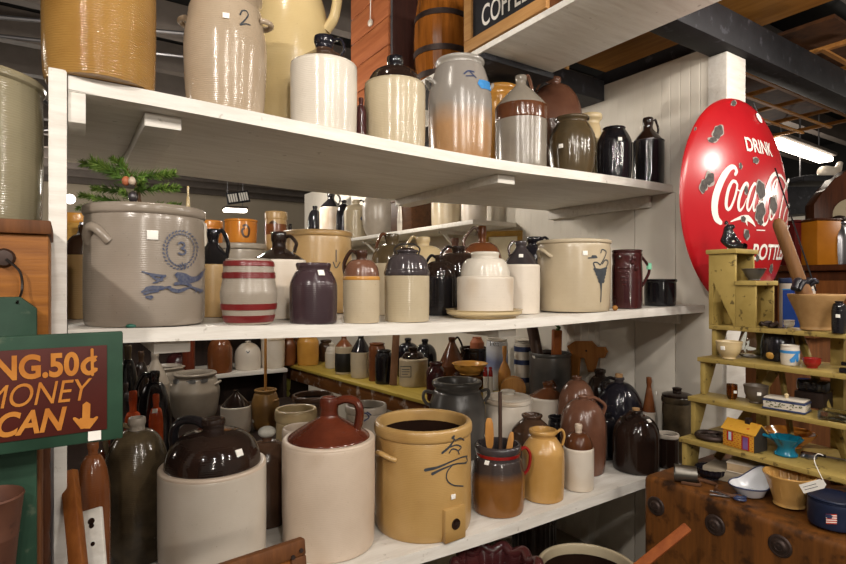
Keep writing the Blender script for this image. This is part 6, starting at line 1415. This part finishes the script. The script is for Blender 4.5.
# ================================================================== THINGS ON THE HIGH PLANK
hp = thing('overhead_plank', 'white plank shelf overhead holding barrel, crate and plank boxes', 'shelf', (0, 0, 0))
HZ = 2.53
mesh('plank', box(1.445, 1.86, .9, 3.1, HZ - .025, HZ, None, .003), M['shelf'], hp)
mesh('batten', box(1.452, 1.862, 1.74, 2.44, HZ - .052, HZ - .0255, None, .003), M['black_beam'], hp)
for x_ in (1.449, 1.855):
    for y_ in (1.0, 2.50): mesh('hanger', tube([(x_, y_, HZ - .01), (x_, y_, 3.7)], .006, 6), M['steel'], hp)
M['barnwood'] = wood('red_brown_planks', '8a4c2c', 'ac6840', 1, .6, 4)
pc = thing('plank_crate', 'reddish plank crate with dark end on the overhead plank', 'crate', (0, 0, 0))
for k in range(5): mesh('plank', box(1.462, 1.482, 2.56, 3.02, HZ + .001 + k * .155, HZ + .150 + k * .155, None, .003), M['barnwood'], pc)
mesh('end_board', box(1.483, 1.80, 2.56, 2.58, HZ + .001, HZ + .775, None, .003), wood('dark_crate_end', '2c1610', '40221a', 2, .6), pc)
mesh('back_boards', box(1.483, 1.80, 2.581, 3.02, HZ + .001, HZ + .77, None, .003), M['crate'], pc)
kp = P(371, 23, x=1.455)
mesh('knob', ball(kp + Vector((-.004, 0, 0)), .021, None, 3, (.6, 1, 1)), M['chalk'], pc); mesh('knob_cord', tube([kp + Vector((-.004, 0, .02)), kp + Vector((-.002, 0, .2))], .003, 6), M['tag'], pc)
bw = solve(440, 56, HZ, d=2.74); Rb = bw[3]
kg = thing('wooden_barrel', 'varnished brown wooden barrel with black hoops on the overhead plank', 'barrel', (1.60, 2.25, HZ + .001))
hb_ = .46; prof_b = [(0, 0), (Rb * .86, 0)] + [(Rb * (.86 + .16 * math.sin(PI * k / 12)), hb_ * k / 12) for k in range(13)] + [(0, hb_)]
M['stave'] = wood('barrel_staves', '54300f', '96581f', 2, .25, 3)
mesh('staves', lathe(prof_b, 20), M['stave'], kg, ang=10)
for z_ in (.06, .31, .69, .94):
    rr = Rb * (.86 + .16 * math.sin(PI * z_)); r2 = Rb * (.86 + .16 * math.sin(PI * (z_ + .06)))
    mesh('hoop', lathe([(rr - .004, hb_ * z_ - .0), (rr + .0035, hb_ * z_), (r2 + .0035, hb_ * (z_ + .06)), (r2 - .004, hb_ * (z_ + .06))], 48), M['iron'], kg)
# coffee crate: chalkboard face in a pale wood frame, facing -x
cf = thing('coffee_crate', 'pale wood framed black crate stencilled COFFEE on the overhead plank', 'crate', (0, 0, 0))
ya, yb2 = P(464, 50, x=1.452).y, P(546, 5, x=1.452).y; zb2, zt2 = HZ + .012, HZ + .36
M['palewood'] = wood('pale_crate_wood', '94683a', 'b48a56', 1, .6, 4)
fb = lambda y0, y1, z0, z1: box(1.450, 1.472, y0, y1, z0, z1, None, .003)
for a4 in ((yb2, ya, zb2, zb2 + .05), (yb2, ya, zt2 - .05, zt2), (yb2, yb2 + .05, zb2 + .051, zt2 - .051), (ya - .05, ya, zb2 + .051, zt2 - .051)): mesh('frame', fb(*a4), M['palewood'], cf)
mesh('black_panel', box(1.462, 1.468, yb2 + .049, ya - .049, zb2 + .049, zt2 - .049), M['black_beam'], cf)
mesh('body', box(1.4725, 1.80, yb2 + .01, ya - .01, HZ + .001, zt2, None, .004), M['crate'], cf)
tb = text_bm('COFFEE', 1.0, 'LEFT', 0, 1.0, 0, .01); xs = [v.co.x for v in tb.verts]; ys = [v.co.y for v in tb.verts]; Lw = ya - yb2 - .21
for v in tb.verts:
    v.co = (1.4610, ya - .11 - (v.co.x - min(xs)) / (max(xs) - min(xs)) * Lw, zb2 + .075 + (v.co.y - min(ys)) / (max(ys) - min(ys)) * .09)
mesh('stencil_lettering', tb, M['tag'], cf, smooth=False)
cpt = thing('copper_pot', 'copper pot at the near end of the overhead plank', 'pot', (1.60, 1.29, HZ + .001)); mesh('bowl', lathe(sm([(0, 0), (.07, 0), (.10, .03), (.11, .12), (.112, .13), (.105, .12), (.06, .01), (0, .008)], 1), 36), paint('copper', '8a4a30', 'a65c3c', .3, 10, .05, None, .9), cpt)
ax_ = thing('axe', 'axe with pale handle and blue-grey head behind the brown jug on the top shelf', 'axe', (P(571, 100, y=2.3).x, 2.3, shz('T', 1.9) + .001))
o0 = Vector(ax_.location); tp = P(566, 62, y=2.3) - o0
mesh('handle', beam((.03, 0, .014), tp, .03, .022, None, .005, (0, 1, 0)), M['palewood'], ax_)
hd = P(545, 72, y=2.3) - o0; h2 = P(572, 57, y=2.3) - o0; mesh('head', beam(hd, h2, .03, .045, None, .006, (0, 1, 0)), paint('blue_grey_steel', '3a4a5e', '50627a', .4, 12, .1, None, .4), ax_)
